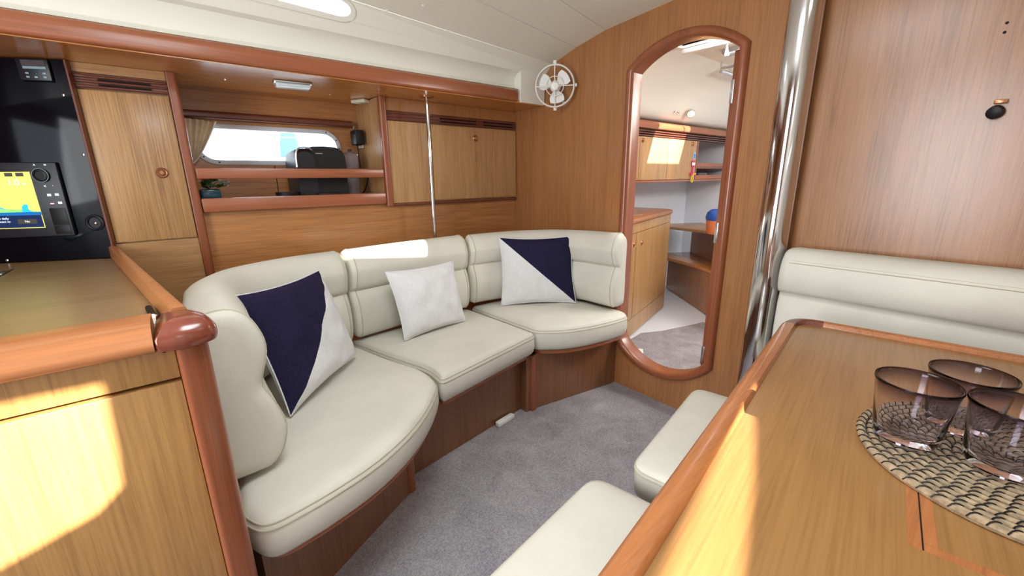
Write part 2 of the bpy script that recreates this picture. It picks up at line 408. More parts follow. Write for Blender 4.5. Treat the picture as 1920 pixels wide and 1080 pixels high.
rings = [[upface(*g0[i], 0.0), upface(*g0[i], .004), upface(*g1[i], .004), upface(*g1[i], -.03)] for i in range(len(g0))]
b.loft(rings, False, False, True); part('window_frame', b, 'creamgel', wn)
b = B().plate(pl(-.001), [], upface, -.032, -.036); part('pane', b, 'glass', wn)
sc = B(); sc.lathe([(.005, 0), (.006, .003), (.003, .006)], (-2.03, .93, cz(-2.03, .93) + .0), (.2, 0, -1), 10); part('screw_cap', sc, 'white', ceil)
sc = B(); sc.lathe([(.006, 0), (.007, .003), (.004, .006)], (-1.93, 1.06, cz(-1.93, 1.06)), (.2, 0, -1), 10); part('screw_cap', sc, 'white', ceil)
# overhead shelf: beam and underside
b = B(); sec = roundpoly([(-2.098, 1.706), (-2.098, 1.782), (-2.16, 1.782), (-2.16, 1.706)], [.016, .03, .005, .003])
b.loft([[(x, y, z) for x, z in sec] for y in (YA, 1.76)] + [[(-2.12 + (x + 2.12) * .8, 1.772, 1.744 + (z - 1.744) * .85) for x, z in sec]])
struct('trim_3', b, 'mahy', 'rounded mahogany beam running below the cream cove')
b = B().box(-2.82, -2.112, YA, 1.995, 1.703, 1.72); us = struct('trim_4', b, 'under', 'glossy veneered underside of the side deck')
for x, y in ((-2.42, .3), (-2.3, .68), (-2.5, .78), (-2.25, 1.5)):
    part('screw_head', B().lathe([(.004, 0), (.004, .002), (.002, .003)], (x, y, 1.703), (0, 0, -1), 8), 'steel', us)
# port hull side
PLW = stadium(.17, .862, 1.365, 1.525, .079)
b = B().plate([(YA, .3), (2.0, .3), (2.0, 1.71), (YA, 1.71)], [PLW], lambda a, c, w_: (w_, a, c), -2.75, -2.80)
struct('wall_port', b, 'panel', 'veneered hull side behind the open shelf')
b = B().box(-2.45, -2.42, .10, 1.998, .30, 1.118); struct('wall_port_lower', b, 'panel', 'teak panel between shelf and settee back')
b = B().box(-2.424, -2.416, 1.04, 1.05, .30, 1.118); 
wn = thing('window_1', (-2.75, .52, 1.345), 'oval port light behind the shelf', None, kind='structure')
b = B(); o_, i_ = stadium(.148, .884, 1.343, 1.547, .1015), stadium(.172, .86, 1.367, 1.523, .077)
rings = [[(-2.75, *o_[k]), (-2.742, *o_[k]), (-2.738, o_[k][0] * .7 + i_[k][0] * .3, o_[k][1] * .7 + i_[k][1] * .3), (-2.738, *i_[k]), (-2.795, *i_[k])] for k in range(len(o_))]
b.loft(rings, False, False, True); fr = part('window_frame', b, 'framew', wn)
m_ = stadium(.16, .872, 1.355, 1.535, .09, 6)
for k in range(0, len(m_), 3):
    part('screw', B().lathe([(.004, 0), (.004, .003), (.002, .004)], (-2.739, *m_[k]), (1, 0, 0), 8), 'charcoal', fr)
b = B().prism(stadium(.172, .86, 1.367, 1.523, .077), -2.786, -2.78, 'yz'); part('pane', b, 'glass', wn)
# unseen starboard side: openings shaped to land the sun patches, cream to bounce light
def up(x, z): return z + (.8 - x) * TE
def fwd(poly): return [(y + (z - .78) / TE * TY, z) for y, z in poly]
W1 = [(.29, up(-.07, .78)), (.488, up(-.116, .78)), (.674, up(-.176, .78)), (.85, up(-.243, .78)), (.97, up(-.30, .78)), (1.02, up(-.325, .78)), (1.04, up(-.345, .78)),
      (1.0, up(-.362, .78)), (.93, up(-.352, .78)), (.70, up(-.285, .78)), (.384, up(-.212, .78)), (.29, up(-.19, .78))]
W1 = fwd(W1)
W2 = [(-.62, up(-.955, .62)), (-.313, up(-.955, .645)), (-.193, up(-.955, .68)), (-.147, up(-.955, .72)), (-.14, up(-.955, .80)), (-.133, up(-.955, .94)), (-.62, up(-.955, .955))]
W2 = [(y + 1.755 * TY, z) for y, z in W2]
b = B().plate([(YA, 0), (2.0, 0), (2.0, 2.35), (YA, 2.35)], [W1, W2], lambda a, c, w_: (w_, a, c), .8, .84)
struct('wall_starboard', b, 'creamgel', 'cream starboard side with openings shaped for the sun patches')
# aft bulkhead with companionway
b = B().plate([(-3, 0), (1.3, 0), (1.3, 2.5), (-3, 2.5)], [[(-1.0, .55), (-.1, .55), (-.1, 2.05), (-1.0, 2.05)]], lambda a, c, w_: (a, w_, c), YA, YA - .04)
struct('wall_aft', b, 'bulk', 'aft bulkhead with the companionway opening')
# ------------------------------------------------------------------ SETTEE
def profile(bul, top=.94, th=.12, bot=.485):
    k = [(0.006, bot), (-.012 - bul * .5, bot + .03), (-.022 - bul, bot + .10), (-.012 - bul * .6, bot + .175), (.010 - bul * .7, bot + .222), (.014 - bul * .8, bot + .235),
         (-.004, bot + .252), (-.022, bot + .32), (-.018, top - .075), (.008, top - .022), (.05, top), (th - .03, top - .01), (th, top - .05), (th, bot + .2), (th, bot + .02), (th - .02, bot - .005), (.03, bot - .005)]
    return [(p.x, p.y) for p in catmull([(a, c, 0) for a, c in k], 3, True)]
def backrest(name, path, bul0, bul1, label, th=.12, tops=(.94, .94), bots=(.495, .495), e0=.022, e1=.022):
    pts = catmull([(x, y, 0) for x, y in path], 10)
    d = [0]
    for a, c in zip(pts, pts[1:]): d.append(d[-1] + (c - a).length)
    L = d[-1]
    def at(s):
        s = max(0, min(L, s))
        for i in range(len(d) - 1):
            if s <= d[i + 1] + 1e-9:
                t = (s - d[i]) / max(1e-9, d[i + 1] - d[i]); p = pts[i].lerp(pts[i + 1], t)
                a, c = pts[max(0, i - 1)], pts[min(len(pts) - 1, i + 2)]; return p, (c - a).normalized()
        return pts[-1], (pts[-1] - pts[-2]).normalized()
    N = 34; stations = [(0, .55), (.004, .8), (.012, .93), (.026, 1)] + [(.026 + (L - .052) * i / N, 1) for i in range(1, N)] + [(L - .026, 1), (L - .012, .93), (L - .004, .8), (L, .55)]
    rings = []
    for s, sc in stations:
        p, t = at(s); nrm = Vector((-t.y, t.x, 0)); f = s / L
        bu = bul0 + (bul1 - bul0) * min(1, f * 1.6); top = tops[0] + (tops[1] - tops[0]) * f; bo = bots[0] + (bots[1] - bots[0]) * f
        pr_ = profile(bu, top, th, bo); cu, cz_ = th * .5, (top + bo) / 2
        ring = []
        for u, z in pr_:
            q = p + nrm * (cu + (u - cu) * sc); zz = cz_ + (z - cz_) * (1 - (1 - sc) * .35)
            wv = noise.noise(Vector((q.x * 7, q.y * 7, zz * 9))) * .004
            ring.append((q.x + nrm.x * wv, q.y + nrm.y * wv, zz))
        rings.append(ring)
    top_t = thing(name, (sum(p[0] for p in path) / len(path), sum(p[1] for p in path) / len(path), min(bots) - .005), label, 'cushion')
    b = B().loft(rings); part('cushion_body', b, 'leather', top_t, ang=60)
    for idx in (3, len(stations) - 4):                       # piped seams at both ends
        b = B().tube([Vector(q) for q in rings[idx]], .0026, 6, True); part('piping', b, 'thread', top_t)
    p, t = None, None
    st = B(); line = []
    for k in range(4, len(stations) - 4):                    # stitched crease between lumbar pad and head roll
        line.append(Vector(rings[k][14]))
    st.tube(line, .0018, 5); part('stitching', st, 'thread', top_t)
    return top_t
backrest('backrest_cushion', [(-1.155, .110), (-1.40, .112), (-1.62, .128), (-1.78, .19), (-1.88, .33), (-1.925, .46), (-1.95, .597)], .022, .0,
         'cream leather back cushion curving round the corner beside the chart table', .135, (.955, .935), (.506, .502))
backrest('backrest_cushion', [(-1.955, .607), (-1.985, .80), (-2.01, 1.0), (-2.025, 1.18), (-2.03, 1.318)], 0, 0,
         'cream leather back cushion below the steel pole, lit by a sun patch', .125, (.935, .935), (.506, .506))
backrest('backrest_cushion', [(-2.028, 1.33), (-2.01, 1.48), (-1.945, 1.66), (-1.82, 1.80), (-1.66, 1.87), (-1.52, 1.885), (-1.395, 1.89)], 0, 0,
         'cream leather back cushion against the bulkhead by the doorway', .098, (.93, .95), (.522, .526))
def seat(name, outline, label, z0=.35, z1=.478, puff=.02, rr=.02):
    o = [tuple(p)[:2] for p in outline]; n = len(o); cx = sum(p[0] for p in o) / n; cy = sum(p[1] for p in o) / n
    rings = []
    for z, ins in ((z0, .03), (z0 + .006, .012), (z0 + .02, .002), (z0 + .05, -.004), (z1 - .05, -.003), (z1 - .03, 0), (z1 - .022, .0035), (z1 - .010, .010), (z1 - .002, .022), (z1 + .003, .038)):
        rings.append([(x, y, z) for x, y in (shrink if ins > .012 else offset2)(o, ins)])
    base = shrink(o, .038)
    for k, t in enumerate((.12, .25, .4, .6, .8, .95)):
        z = z1 + .003 + puff * (1 - (1 - t) ** 2)
        rings.append([(x + (cx - x) * t, y + (cy - y) * t, z + .003 * noise.noise(Vector((x * 5 + k, y * 5, 0)))) for x, y in base])
    th = thing(name, (cx, cy, z0), label, 'cushion')
    part('cushion_body', B().loft(rings), 'leather', th, ang=60)
    for z, ins in ((z1 - .030, -.0015), (z1 - .018, .0045)):
        b = B().tube([(x, y, z) for x, y in offset2(o, ins)], .0019, 5, True); part('seam', b, 'thread', th)
    return th
so1 = roundpoly([(-1.075, .008), (-.99, .045), (-1.005, .17), (-1.045, .33), (-1.115, .47), (-1.22, .60), (-1.355, .715), (-1.50, .728), (-1.70, .66), (-2.04, .58), (-2.02, .42), (-1.94, .22), (-1.78, .09), (-1.45, .03)],
                [.03, .05, .06, .08, .08, .08, .05, .08, .08, .03, .06, .06, .05, .05], 5)
so2 = roundpoly([(-1.37, .737), (-1.505, 1.375), (-2.11, 1.345), (-2.05, .595), (-1.70, .685), (-1.50, .748)], [.03, .03, .03, .03, .1, .08], 6)
so3 = roundpoly([(-1.518, 1.39), (-1.43, 1.50), (-1.378, 1.64), (-1.345, 1.83), (-1.345, 1.945), (-1.385, 1.985), (-1.95, 1.985), (-2.09, 1.60), (-2.10, 1.365)], [.03, .08, .08, .06, .06, .03, .02, .1, .03], 6)
seat('seat_cushion', so1, 'cream leather seat cushion with bulging rounded front beside the chart table')
seat('seat_cushion', so2, 'straight-fronted cream leather seat cushion holding the plain white pillow')
seat('seat_cushion', so3, 'cream leather seat cushion with curved front beside the arched doorway', .355, .49, .024)
sb = thing('settee_base', (-1.7, .9, 0), 'teak veneered settee base below the curved cream seat', 'settee base')
p1 = [(-1.125, .035), (-1.21, .213), (-1.395, .575), (-1.475, .622), (-2.38, .622), (-2.38, -.08)]
part('plinth_panel', B().prism(p1, .001, .33, 'xy'), 'plinth', sb)
part('plinth_panel', B().prism([(-1.483, .624), (-1.592, 1.34), (-2.38, 1.34), (-2.38, .624)], .001, .33), 'plinth', sb)
part('plinth_panel', B().prism([(-1.545, 1.342), (-1.545, 1.40), (-1.452, 1.97), (-1.452, 1.998), (-2.38, 1.998), (-2.38, 1.342)], .001, .33), 'plinth', sb)
part('corner_post', B().tube([(-1.415, .583, .001), (-1.415, .583, .33)], .026, 12), 'mahz', sb)
part('corner_post', B().prism(roundpoly([(-1.53, 1.375), (-1.53, 1.405), (-1.58, 1.42), (-1.60, 1.355)], .008), .001, .33), 'mahz', sb)
part('seat_board', B().prism(shrink(so1, .02), .3305, .3485, bev=.008), 'mahy', sb)
part('seat_board', B().prism(shrink(so2, .03), .3305, .3485, bev=.006), 'mahy', sb)
part('seat_board', B().prism(shrink(so3, .03), .3305, .3535, bev=.006), 'mahy', sb)
one('plastic_block', B().box(-1.560, -1.530, 1.13, 1.25, .001, .026, .004, mx=Matrix.Translation((-1.57, 1.19, 0)) @ Matrix.Rotation(.15, 4, 'Z') @ Matrix.Translation((1.57, -1.19, 0))), 'white', 'small white plastic block at the foot of the settee base', 'clip')
# pillows
def pillow(bl, br, tr, tl, thick, label, split=None, seed=0):
    bl, br, tr, tl = map(Vector, (bl, br, tr, tl)); N = 28
    c = (bl + br + tr + tl) / 4; ex = ((br - bl) + (tr - tl)).normalized(); ez = ((tl - bl) + (tr - br)).normalized(); nrm = ex.cross(ez).normalized()
    def pt(i, j, side):
        u, v = i / N * 2 - 1, j / N * 2 - 1
        uu = u * (1 - .07 * (1 - v * v) ** 1.0 * abs(u) ** 2); vv = v * (1 - .07 * (1 - u * u) * abs(v) ** 2)
        s, t = (uu + 1) / 2, (vv + 1) / 2; p = bl.lerp(br, s).lerp(tl.lerp(tr, s), t)
        h = thick * ((1 - abs(u) ** 2.6) * (1 - abs(v) ** 2.6)) ** .5
        nz = noise.noise(Vector((u * 2.3 + seed, v * 2.3, side * 3))) * .012 + noise.noise(Vector((u * 6 + seed, v * 5, side))) * .005
        return p + nrm * side * (h + nz * min(1, h / thick * 1.5))
    th = thing('throw_pillow', (c.x, c.y, min(bl.z, br.z)), label, 'pillow')
    def sheet(test, side):
        t = bmesh.new(); vs = {}
        def gv(i, j):
            if (i, j) not in vs: vs[i, j] = t.verts.new(pt(i, j, side))
            return vs[i, j]
        for i in range(N):
            for j in range(N):
                a, b2, c2, d2 = (i, j), (i + 1, j), (i + 1, j + 1), (i, j + 1)
                tris = [(a, b2, c2), (a, c2, d2)] if split == 'up' else [(a, b2, d2), (b2, c2, d2)]
                for tr_ in tris:
                    mi = sum(q[0] for q in tr_) / 3, sum(q[1] for q in tr_) / 3
                    if test(*mi): t.faces.new([gv(*q) for q in (tr_ if side > 0 else tr_[::-1])])
        return t
    side = 1 if nrm.dot(Vector((0, 0, 1.25)) - c) > 0 else -1
    if split: 
        nav = (lambda i, j: j > i) if split == 'up' else (lambda i, j: i + j > N)
        b = B().add(sheet(nav, side)); part('navy_half', b, 'navy', th, 'navy linen half of the pillow front', 80)
        b = B().add(sheet(lambda i, j: not nav(i, j), side)); b.add(sheet(lambda i, j: True, -side)); part('white_half', b, 'linen', th, 'white linen half and back of the pillow', 80)
    else:
        b = B().add(sheet(lambda i, j: True, side)); b.add(sheet(lambda i, j: True, -side)); part('cover', b, 'linen', th, None, 80)
    edge = [pt(i, 0, 0) for i in range(N)] + [pt(N, j, 0) for j in range(N)] + [pt(i, N, 0) for i in range(N, 0, -1)] + [pt(0, j, 0) for j in range(N, 0, -1)]
    part('edge_seam', B().tube(edge, .0025, 5, True), 'linen', th)
    return th
pillow((-1.406, .194, .505), (-1.747, .529, .508), (-1.792, .433, .898), (-1.46, .107, .921), .065, 'square pillow split diagonally, large navy upper left half, by the chart table', 'up', 1)
pillow((-1.785, .775, .50), (-1.842, 1.161, .50), (-1.925, 1.148, .822), (-1.87, .744, .832), .062, 'plain white linen pillow on the middle seat cushion', None, 5)
pillow((-1.915, 1.466, .507), (-1.637, 1.828, .515), (-1.72, 1.868, .911), (-1.99, 1.516, .909), .05, 'square pillow split diagonally, navy upper right half, against the bulkhead', 'down', 9)
# ------------------------------------------------------------------ CHART TABLE
ct = thing('chart_table', (-1.6, -.5, 0), 'teak chart table with mahogany raised edge and rounded corner', 'chart table')
AF = -1.15
SIDE = [(-.985, -.005), (-2.37, -.205)]
part('cabinet_body', B().prism([(-1.02, -.045), (-2.36, -.235), (-2.55, -.60), (-2.75, -1.0), (-2.75, AF), (-1.02, AF)], .001, .925), 'oak', ct)
part('worktop', B().prism([(-1.0, -.012), (-2.372, -.212), (-2.56, -.60), (-2.75, -1.0), (-2.75, AF), (-1.0, AF)], .926, .952), 'worktop', ct)
part('front_panel', B().box(-1.02, -.962, AF, -.036, .893, .955, .002), 'oak', ct)
dr = part('door', B().box(-1.02, -.960, -1.10, -.036, .06, .886, .002), 'oak', ct)
part('side_panel', B().prism([(-1.03, -.04), (-1.03, -.012), (-2.37, -.205), (-2.37, -.233)], .001, .925), 'oak', ct)
pc = roundpoly([(-1.03, -.04), (-1.03, .012), (-.955, .018), (-.944, -.034)], [.002, .012, .035, .012], 6)
part('corner_post', B().prism(pc, .001, .958), 'mahz', ct)
sec = roundpoly([(-.936, .960), (-.934, .974), (-.962, .998), (-1.0, 1.006), (-1.058, 1.004), (-1.075, .953), (-.955, .953)], [.006, .008, .012, .02, .008, .002, .004], 4)
part('front_rail', B().loft([[(x, y, z) for x, z in sec] for y in (AF, -.062)]), 'inlay', ct)
# side rail swept from the corner to the hull side
b = B(); s2 = roundpoly([(-.016, .953), (-.014, 1.002), (.012, 1.002), (.016, .953)], .006, 4)
a, c = Vector((-1.072, -.018, 0)), Vector((-2.376, -.205, 0)); dd = (c - a).normalized(); nn = Vector((dd.y, -dd.x, 0))
b.loft([[p + nn * u + Vector((0, 0, z)) for u, z in s2] for p in (a, c)]); part('side_rail', b, 'inlay', ct)
b = B(); cp = roundpoly([(-1.078, -.0605), (-.935, -.0605), (-.926, -.02), (-.945, .034), (-1.0, .036), (-1.074, .0)], [.004, .006, .03, .045, .03, .01], 6)
rings = []
for z, ins in ((.953, .012), (.957, .003), (.966, 0), (.98, .001), (.992, .008), (1.001, .016), (1.006, .026), (1.008, .04)): rings.append([(x, y, z) for x, y in (shrink if ins > .012 else offset2)(cp, ins)])
b.loft(rings); part('corner_cap', b, 'corner', ct, 'dark polished mahogany corner cap')
part('lid_seam', B().box(-2.33, -1.10, -.485, -.480, .9521, .9527), 'groove', ct)
part('lid_catch', B().box(-2.27, -2.19, -.53, -.482, .9521, .957, .002), 'alu', ct)
pn = thing('marker_pen', (-1.20, -.062, .953), 'small black and silver pen lying in the chart table corner', 'pen')
part('barrel', B().tube([(-1.30, -.078, .960), (-1.20, -.068, .960)], .007, 10), 'black', pn)
part('cap', B().tube([(-1.1995, -.068, .960), (-1.165, -.064, .960)], .0075, 10), 'white', pn)
# ------------------------------------------------------------------ PORT LOCKERS AND SHELF
def knob(parent, x, y, z, r=.022):
    k = part('knob', B().lathe([(r, 0), (r, .004), (r * .8, .008), (r * .62, .006), (r * .6, .004)], (x, y, z), (1, 0, 0), 20), 'brass', parent)
    part('button', B().lathe([(r * .55, .003), (r * .55, .009), (r * .35, .013), (.001, .0135)], (x, y, z), (1, 0, 0), 16), 'brass', k)
def vent(parent, y0, y1, z0, z1, slots):
    v = part('vent', B().box(-2.44, -2.402, y0, y1, z0, z1), 'mahd', parent)
    h = (z1 - z0) / 3
    for i in range(3):
        part('louvre', B().box(-2.403, -2.391, y0, y1, z0 + h * i + .003, z0 + h * i + h * .62, .003), 'mahd', v)
    for a, c in slots:
        for i in range(2): part('slot', B().box(-2.4025, -2.3985, a, c, z0 + h * i + h * .66, z0 + h * (i + 1) + .001), 'dark', v)
lk = thing('nav_locker', (-2.58, -.05, .30), 'tall teak locker with louvred vent beside the black instrument panel', 'locker')
part('body', B().box(-2.745, -2.412, -.2, .083, .31, 1.70), 'lockery', lk)
part('header', B().box(-2.412, -2.396, -.2, .083, 1.668, 1.702), 'lockery', lk)
vent(lk, -.2, .083, 1.612, 1.667, [(-.13, .03)])
d = part('door', B().box(-2.412, -2.393, -.194, .081, 1.012, 1.606, .002), 'locker', lk); knob(d, -2.393, .005, 1.295)
part('lower_panel', B().box(-2.412, -2.399, -.2, .083, .31, 1.006), 'lockery', lk)
part('post', B().prism(roundpoly([(-2.745, .084), (-2.745, .121), (-2.383, .121), (-2.383, .084)], [0, 0, .014, .006]), .31, 1.702), 'mahz', lk)
sh = thing('open_shelf', (-2.57, .56, 1.10), 'open shelf with two mahogany fiddle rails below the oval port light', 'shelf')
part('shelf_board', B().box(-2.748, -2.412, .123, .998, 1.135, 1.16), 'lockery', sh)
part('upper_rail', B().box(-2.412, -2.388, .123, .998, 1.268, 1.316, .005), 'mahy', sh)
part('lower_rail', B().box(-2.412, -2.384, .123, .998, 1.119, 1.182, .006), 'mahy', sh)
part('back_seam', B().box(-2.7492, -2.747, .505, .509, 1.16, 1.34), 'groove', sh)
rl = thing('hanging_locker', (-2.58, 1.5, 1.10), 'teak locker with drop door and vents beside the bulkhead', 'locker')
part('body', B().box(-2.745, -2.414, 1.002, 1.996, 1.12, 1.70), 'locker', rl)
part('post', B().prism(roundpoly([(-2.414, 1.001), (-2.38, 1.001), (-2.38, 1.042), (-2.414, 1.042)], [.004, .016, .012, .004]), 1.105, 1.702), 'mahz', rl)
part('header', B().box(-2.414, -2.398, 1.043, 1.996, 1.636, 1.702), 'bulk', rl)
vent(rl, 1.043, 1.996, 1.582, 1.635, [(1.39, 1.66), (1.72, 1.97)])
part('fixed_panel', B().box(-2.414, -2.396, 1.043, 1.318, 1.12, 1.58), 'locker', rl)
d = part('door', B().box(-2.414, -2.394, 1.324, 1.992, 1.128, 1.576, .002), 'locker', rl); knob(d, -2.394, 1.645, 1.512, .021)
part('bottom_rail', B().box(-2.748, -2.392, 1.043, 1.996, 1.102, 1.119, .005), 'mahd', rl)
# instrument panel and its devices
PA = Vector((-2.372, -.207, 0)); PB = Vector((-2.54, -.556, 0)); PD = (PB - PA).normalized(); PN = Vector((-PD.y, PD.x, 0))
if PN.x < 0: PN = -PN
def pm(u, z, w_): p = PA + PD * u + PN * w_; return Vector((p.x, p.y, z))
PU = Matrix(((PD.x, PN.x, 0, PA.x), (PD.y, PN.y, 0, PA.y), (0, 0, 1, 0), (0, 0, 0, 1)))   # u, w, z -> world
def pbox(u0, u1, z0, z1, w0, w1, bev=0, seg=2): return B().box(u0, u1, w0, w1, z0, z1, bev, seg, PU)
ip = thing('instrument_panel', (-2.45, -.38, .953), 'glossy black instrument panel above the chart table', 'instrument panel')
part('panel', pbox(.003, .95, .954, 1.70, -.02, 0, .002), 'gloss', ip)
part('edge_strip', pbox(-.004, .0025, .954, 1.70, -.02, .002), 'mahd', ip)
for u, z in ((.03, 1.579), (.016, 1.364), (.36, .963), (.15, 1.706)):
    if z < 1.7: part('screw', B().lathe([(.005, 0), (.005, .002), (.002, .003)], pm(u, z, 0), PN, 10), 'steel', ip)
sk = part('socket', B().lathe([(.032, 0), (.032, .006), (.026, .01), (.022, .008), (.0215, .002)], pm(.036, 1.10, 0), PN, 24), 'charcoal', ip)
part('socket_pin', B().lathe([(.006, .001), (.006, .006), (.003, .008)], pm(.034, 1.098, 0), PN, 10), 'steel', sk)
rd = thing('stereo_control', (-2.41, -.285, 1.63), 'small dark stereo control with pale display at the panel top', 'stereo')
part('body', pbox(.045, .142, 1.624, 1.697, .0005, .012, .003), 'charcoal', rd)
part('display', pbox(.055, .126, 1.672, 1.692, .012, .0128), 'lcd', rd); part('display_bar', pbox(.055, .124, 1.663, 1.671, .012, .0128), 'lcd2', rd)
for u, z in ((.115, 1.648), (.09, 1.648), (.063, 1.648), (.115, 1.635), (.09, 1.635), (.063, 1.635)):
    part('button', pbox(u - .005, u + .005, z - .003, z + .003, .012, .0145, .001), 'lcd2' if (u, z) != (.09, 1.648) else 'teal', rd)
pt = thing('chart_plotter', (-2.46, -.40, 1.05), 'chart plotter showing a yellow chart screen on the black panel', 'chart plotter')
part('bezel', pbox(.105, .52, 1.052, 1.336, .0005, .016, .005), 'charcoal', pt)
scn = part('screen', pbox(.193, .45, 1.088, 1.301, .016, .0166), 'scr_y', pt)
part('water_patch', B().prism([(.219, 1.150), (.252, 1.150), (.248, 1.171), (.240, 1.179), (.229, 1.179), (.230, 1.160)], .0166, .0169, 'xz', mx=PU), 'scr_b', scn)
part('land_patch', B().prism([(.205, 1.150), (.45, 1.150), (.45, 1.17), (.30, 1.163), (.232, 1.158)], .0166, .0168, 'xz', mx=PU), 'scr_g', scn)
part('water_patch', B().prism([(.30, 1.160), (.308, 1.166), (.345, 1.182), (.345, 1.172)], .0166, .0169, 'xz', mx=PU), 'scr_b', scn)
part('message_bar', pbox(.196, .45, 1.091, 1.150, .0166, .0169), 'scr_n', scn); part('message_band', pbox(.193, .45, 1.138, 1.150, .0169, .0171), 'scr_m', scn)
part('message_button', pbox(.215, .275, 1.105, 1.123, .0169, .0172), 'scr_k', scn)
for u in (.226, .260): part('menu_key', pbox(u - .012, u + .012, 1.284, 1.297, .0166, .017, .0), 'scr_k', scn)
def text(s, u, z, size, m, parent, name='lettering', w_=.0174):
    cu = bpy.data.curves.new('txt', 'FONT'); cu.body = s; cu.size = size; cu.align_x = 'CENTER'; cu.align_y = 'CENTER'; cu.extrude = .0001
    to = bpy.data.objects.new('txt', cu); COL.objects.link(to); bpy.context.view_layer.update()
    me = bpy.data.meshes.new_from_object(to.evaluated_get(bpy.context.evaluated_depsgraph_get())); bpy.data.objects.remove(to)
    t = bmesh.new(); t.from_mesh(me); bpy.data.meshes.remove(me)
    mx = Matrix(((-PD.x, 0, PN.x, 0), (-PD.y, 0, PN.y, 0), (0, 1, 0, 0), (0, 0, 0, 1)))
    t.transform(mx); t.transform(Matrix.Translation(pm(u, z, w_))); return part(name, B().add(t), m, parent)
text('1.0', .252, 1.262, .032, 'scr_w', scn); text('m', .219, 1.257, .016, 'scr_w', scn); text('No', .245, 1.114, .012, 'scr_w', scn)
text('to daily', .318, 1.127, .012, 'scr_w', scn); text('connect to', .322, 1.115, .011, 'scr_w', scn)
kn = part('rotary_knob', B().lathe([(.026, 0), (.026, .008), (.022, .012), (.016, .013), (.015, .010)], pm(.157, 1.287, .016), PN, 24), 'black', pt)
part('knob_ring', B().tube([pm(.157 + .025 * math.cos(q), 1.287 + .025 * math.sin(q), .0245) for q in [k * math.pi / 12 for k in range(24)]], .0011, 5, True), 'lcd2', kn)
for s_, u, z, m_ in (('^', .172, 1.323, 'scr_w'), ('=', .138, 1.325, 'scr_w'), ('<', .157, 1.246, 'scr_w'), ('.', .132, 1.252, 'scr_w')):
    text(s_, u, z, .016, m_, pt, 'key_mark', .0166)
for u, z, m_ in ((.152, 1.213, 'scr_w'), (.127, 1.214, 'scr_w'), (.150, 1.184, 'red'), (.150, 1.180, 'scr_w'), (.124, 1.183, 'scr_w')):
    part('key_mark', pbox(u - .006, u + .006, z - (.0015 if u == .15 else .004), z + (.0015 if u == .15 else .004), .016, .0166, .0), m_, pt)
part('card_door', pbox(.113, .165, 1.098, 1.162, .016, .0175, .001), 'black', pt); part('card_door', pbox(.113, .165, 1.062, 1.095, .016, .0175, .001), 'black', pt)
# things on and around the shelf
b = B(); prs = [(-2.70, .50 + .062 * 0, 0)]
cm = thing('coffee_machine', (-2.59, .70, 1.16), 'black rounded pod coffee machine on the open shelf', 'coffee machine')
def arc_sec(y0, y1, top, z0, n=10):
    hw = (y1 - y0) / 2; cy = (y0 + y1) / 2; pts = [(y0, z0), (y1, z0)]
    for k in range(n + 1):
        a = math.pi * k / n; pts.append((cy + hw * math.copysign(abs(math.cos(a)) ** .55, math.cos(a)), top - .10 + .10 * math.sin(a) ** .6))
    return pts
sec = arc_sec(.60, .825, 1.435, 1.161); part('body', B().loft([[(x, .7125 + (y - .7125) * s, 1.161 + (z - 1.161) * s2) for y, z in sec] for x, s, s2 in ((-2.735, .9, .95), (-2.72, 1, 1), (-2.50, 1, 1), (-2.488, .95, .975))]), 'black', cm)
part('side_pod', B().loft([[(x, .60 + (y - .60) * s, 1.161 + (z - 1.161) * s2) for y, z in arc_sec(.555, .66, 1.43, 1.161)] for x, s, s2 in ((-2.70, 1, .95), (-2.50, 1, .97), (-2.47, .9, .9))]), 'charcoal', cm)
part('trim_arch', B().tube([(-2.468, y, z) for y, z in arc_sec(.56, .655, 1.425, 1.18)[5:]], .004, 6), 'alu', cm)
part('logo_plate', B().box(-2.489, -2.486, .665, .70, 1.395, 1.399), 'alu', cm)
part('drip_tray', B().box(-2.49, -2.43, .64, .80, 1.161, 1.19, .006), 'black', cm)
dsh = one('black_dish', B().lathe([(.045, 0), (.055, .004), (.06, .038), (.056, .038), (.05, .008), (.001, .007)], (-2.47, .50, 1.161), (0, 0, 1), 24), 'black', 'low round black dish in front of the coffee machine', 'dish')
cn = thing('clear_canister', (-2.60, .885, 1.16), 'tall clear plastic canister with lid beside the coffee machine', 'canister')
part('jar', B().lathe([(.038, 0), (.040, .003), (.045, .235), (.042, .235), (.037, .008), (.001, .006)], (-2.60, .885, 1.161), (0, 0, 1), 24), 'clear', cn)
part('lid', B().lathe([(.046, .236), (.047, .247), (.03, .252), (.012, .262), (.001, .263)], (-2.60, .885, 1.161), (0, 0, 1), 24), 'clear', cn)
part('lid_button', B().lathe([(.012, .252), (.012, .27), (.001, .271)], (-2.60, .885, 1.161), (0, 0, 1), 12), 'charcoal', cn)
pp = thing('potted_plant', (-2.52, .165, 1.16), 'small leafy plant in a glossy dark teal pot on the shelf', 'plant')
part('pot', B().box(-2.53, -2.45, .127, .207, 1.161, 1.222, .008), 'teal', pp)
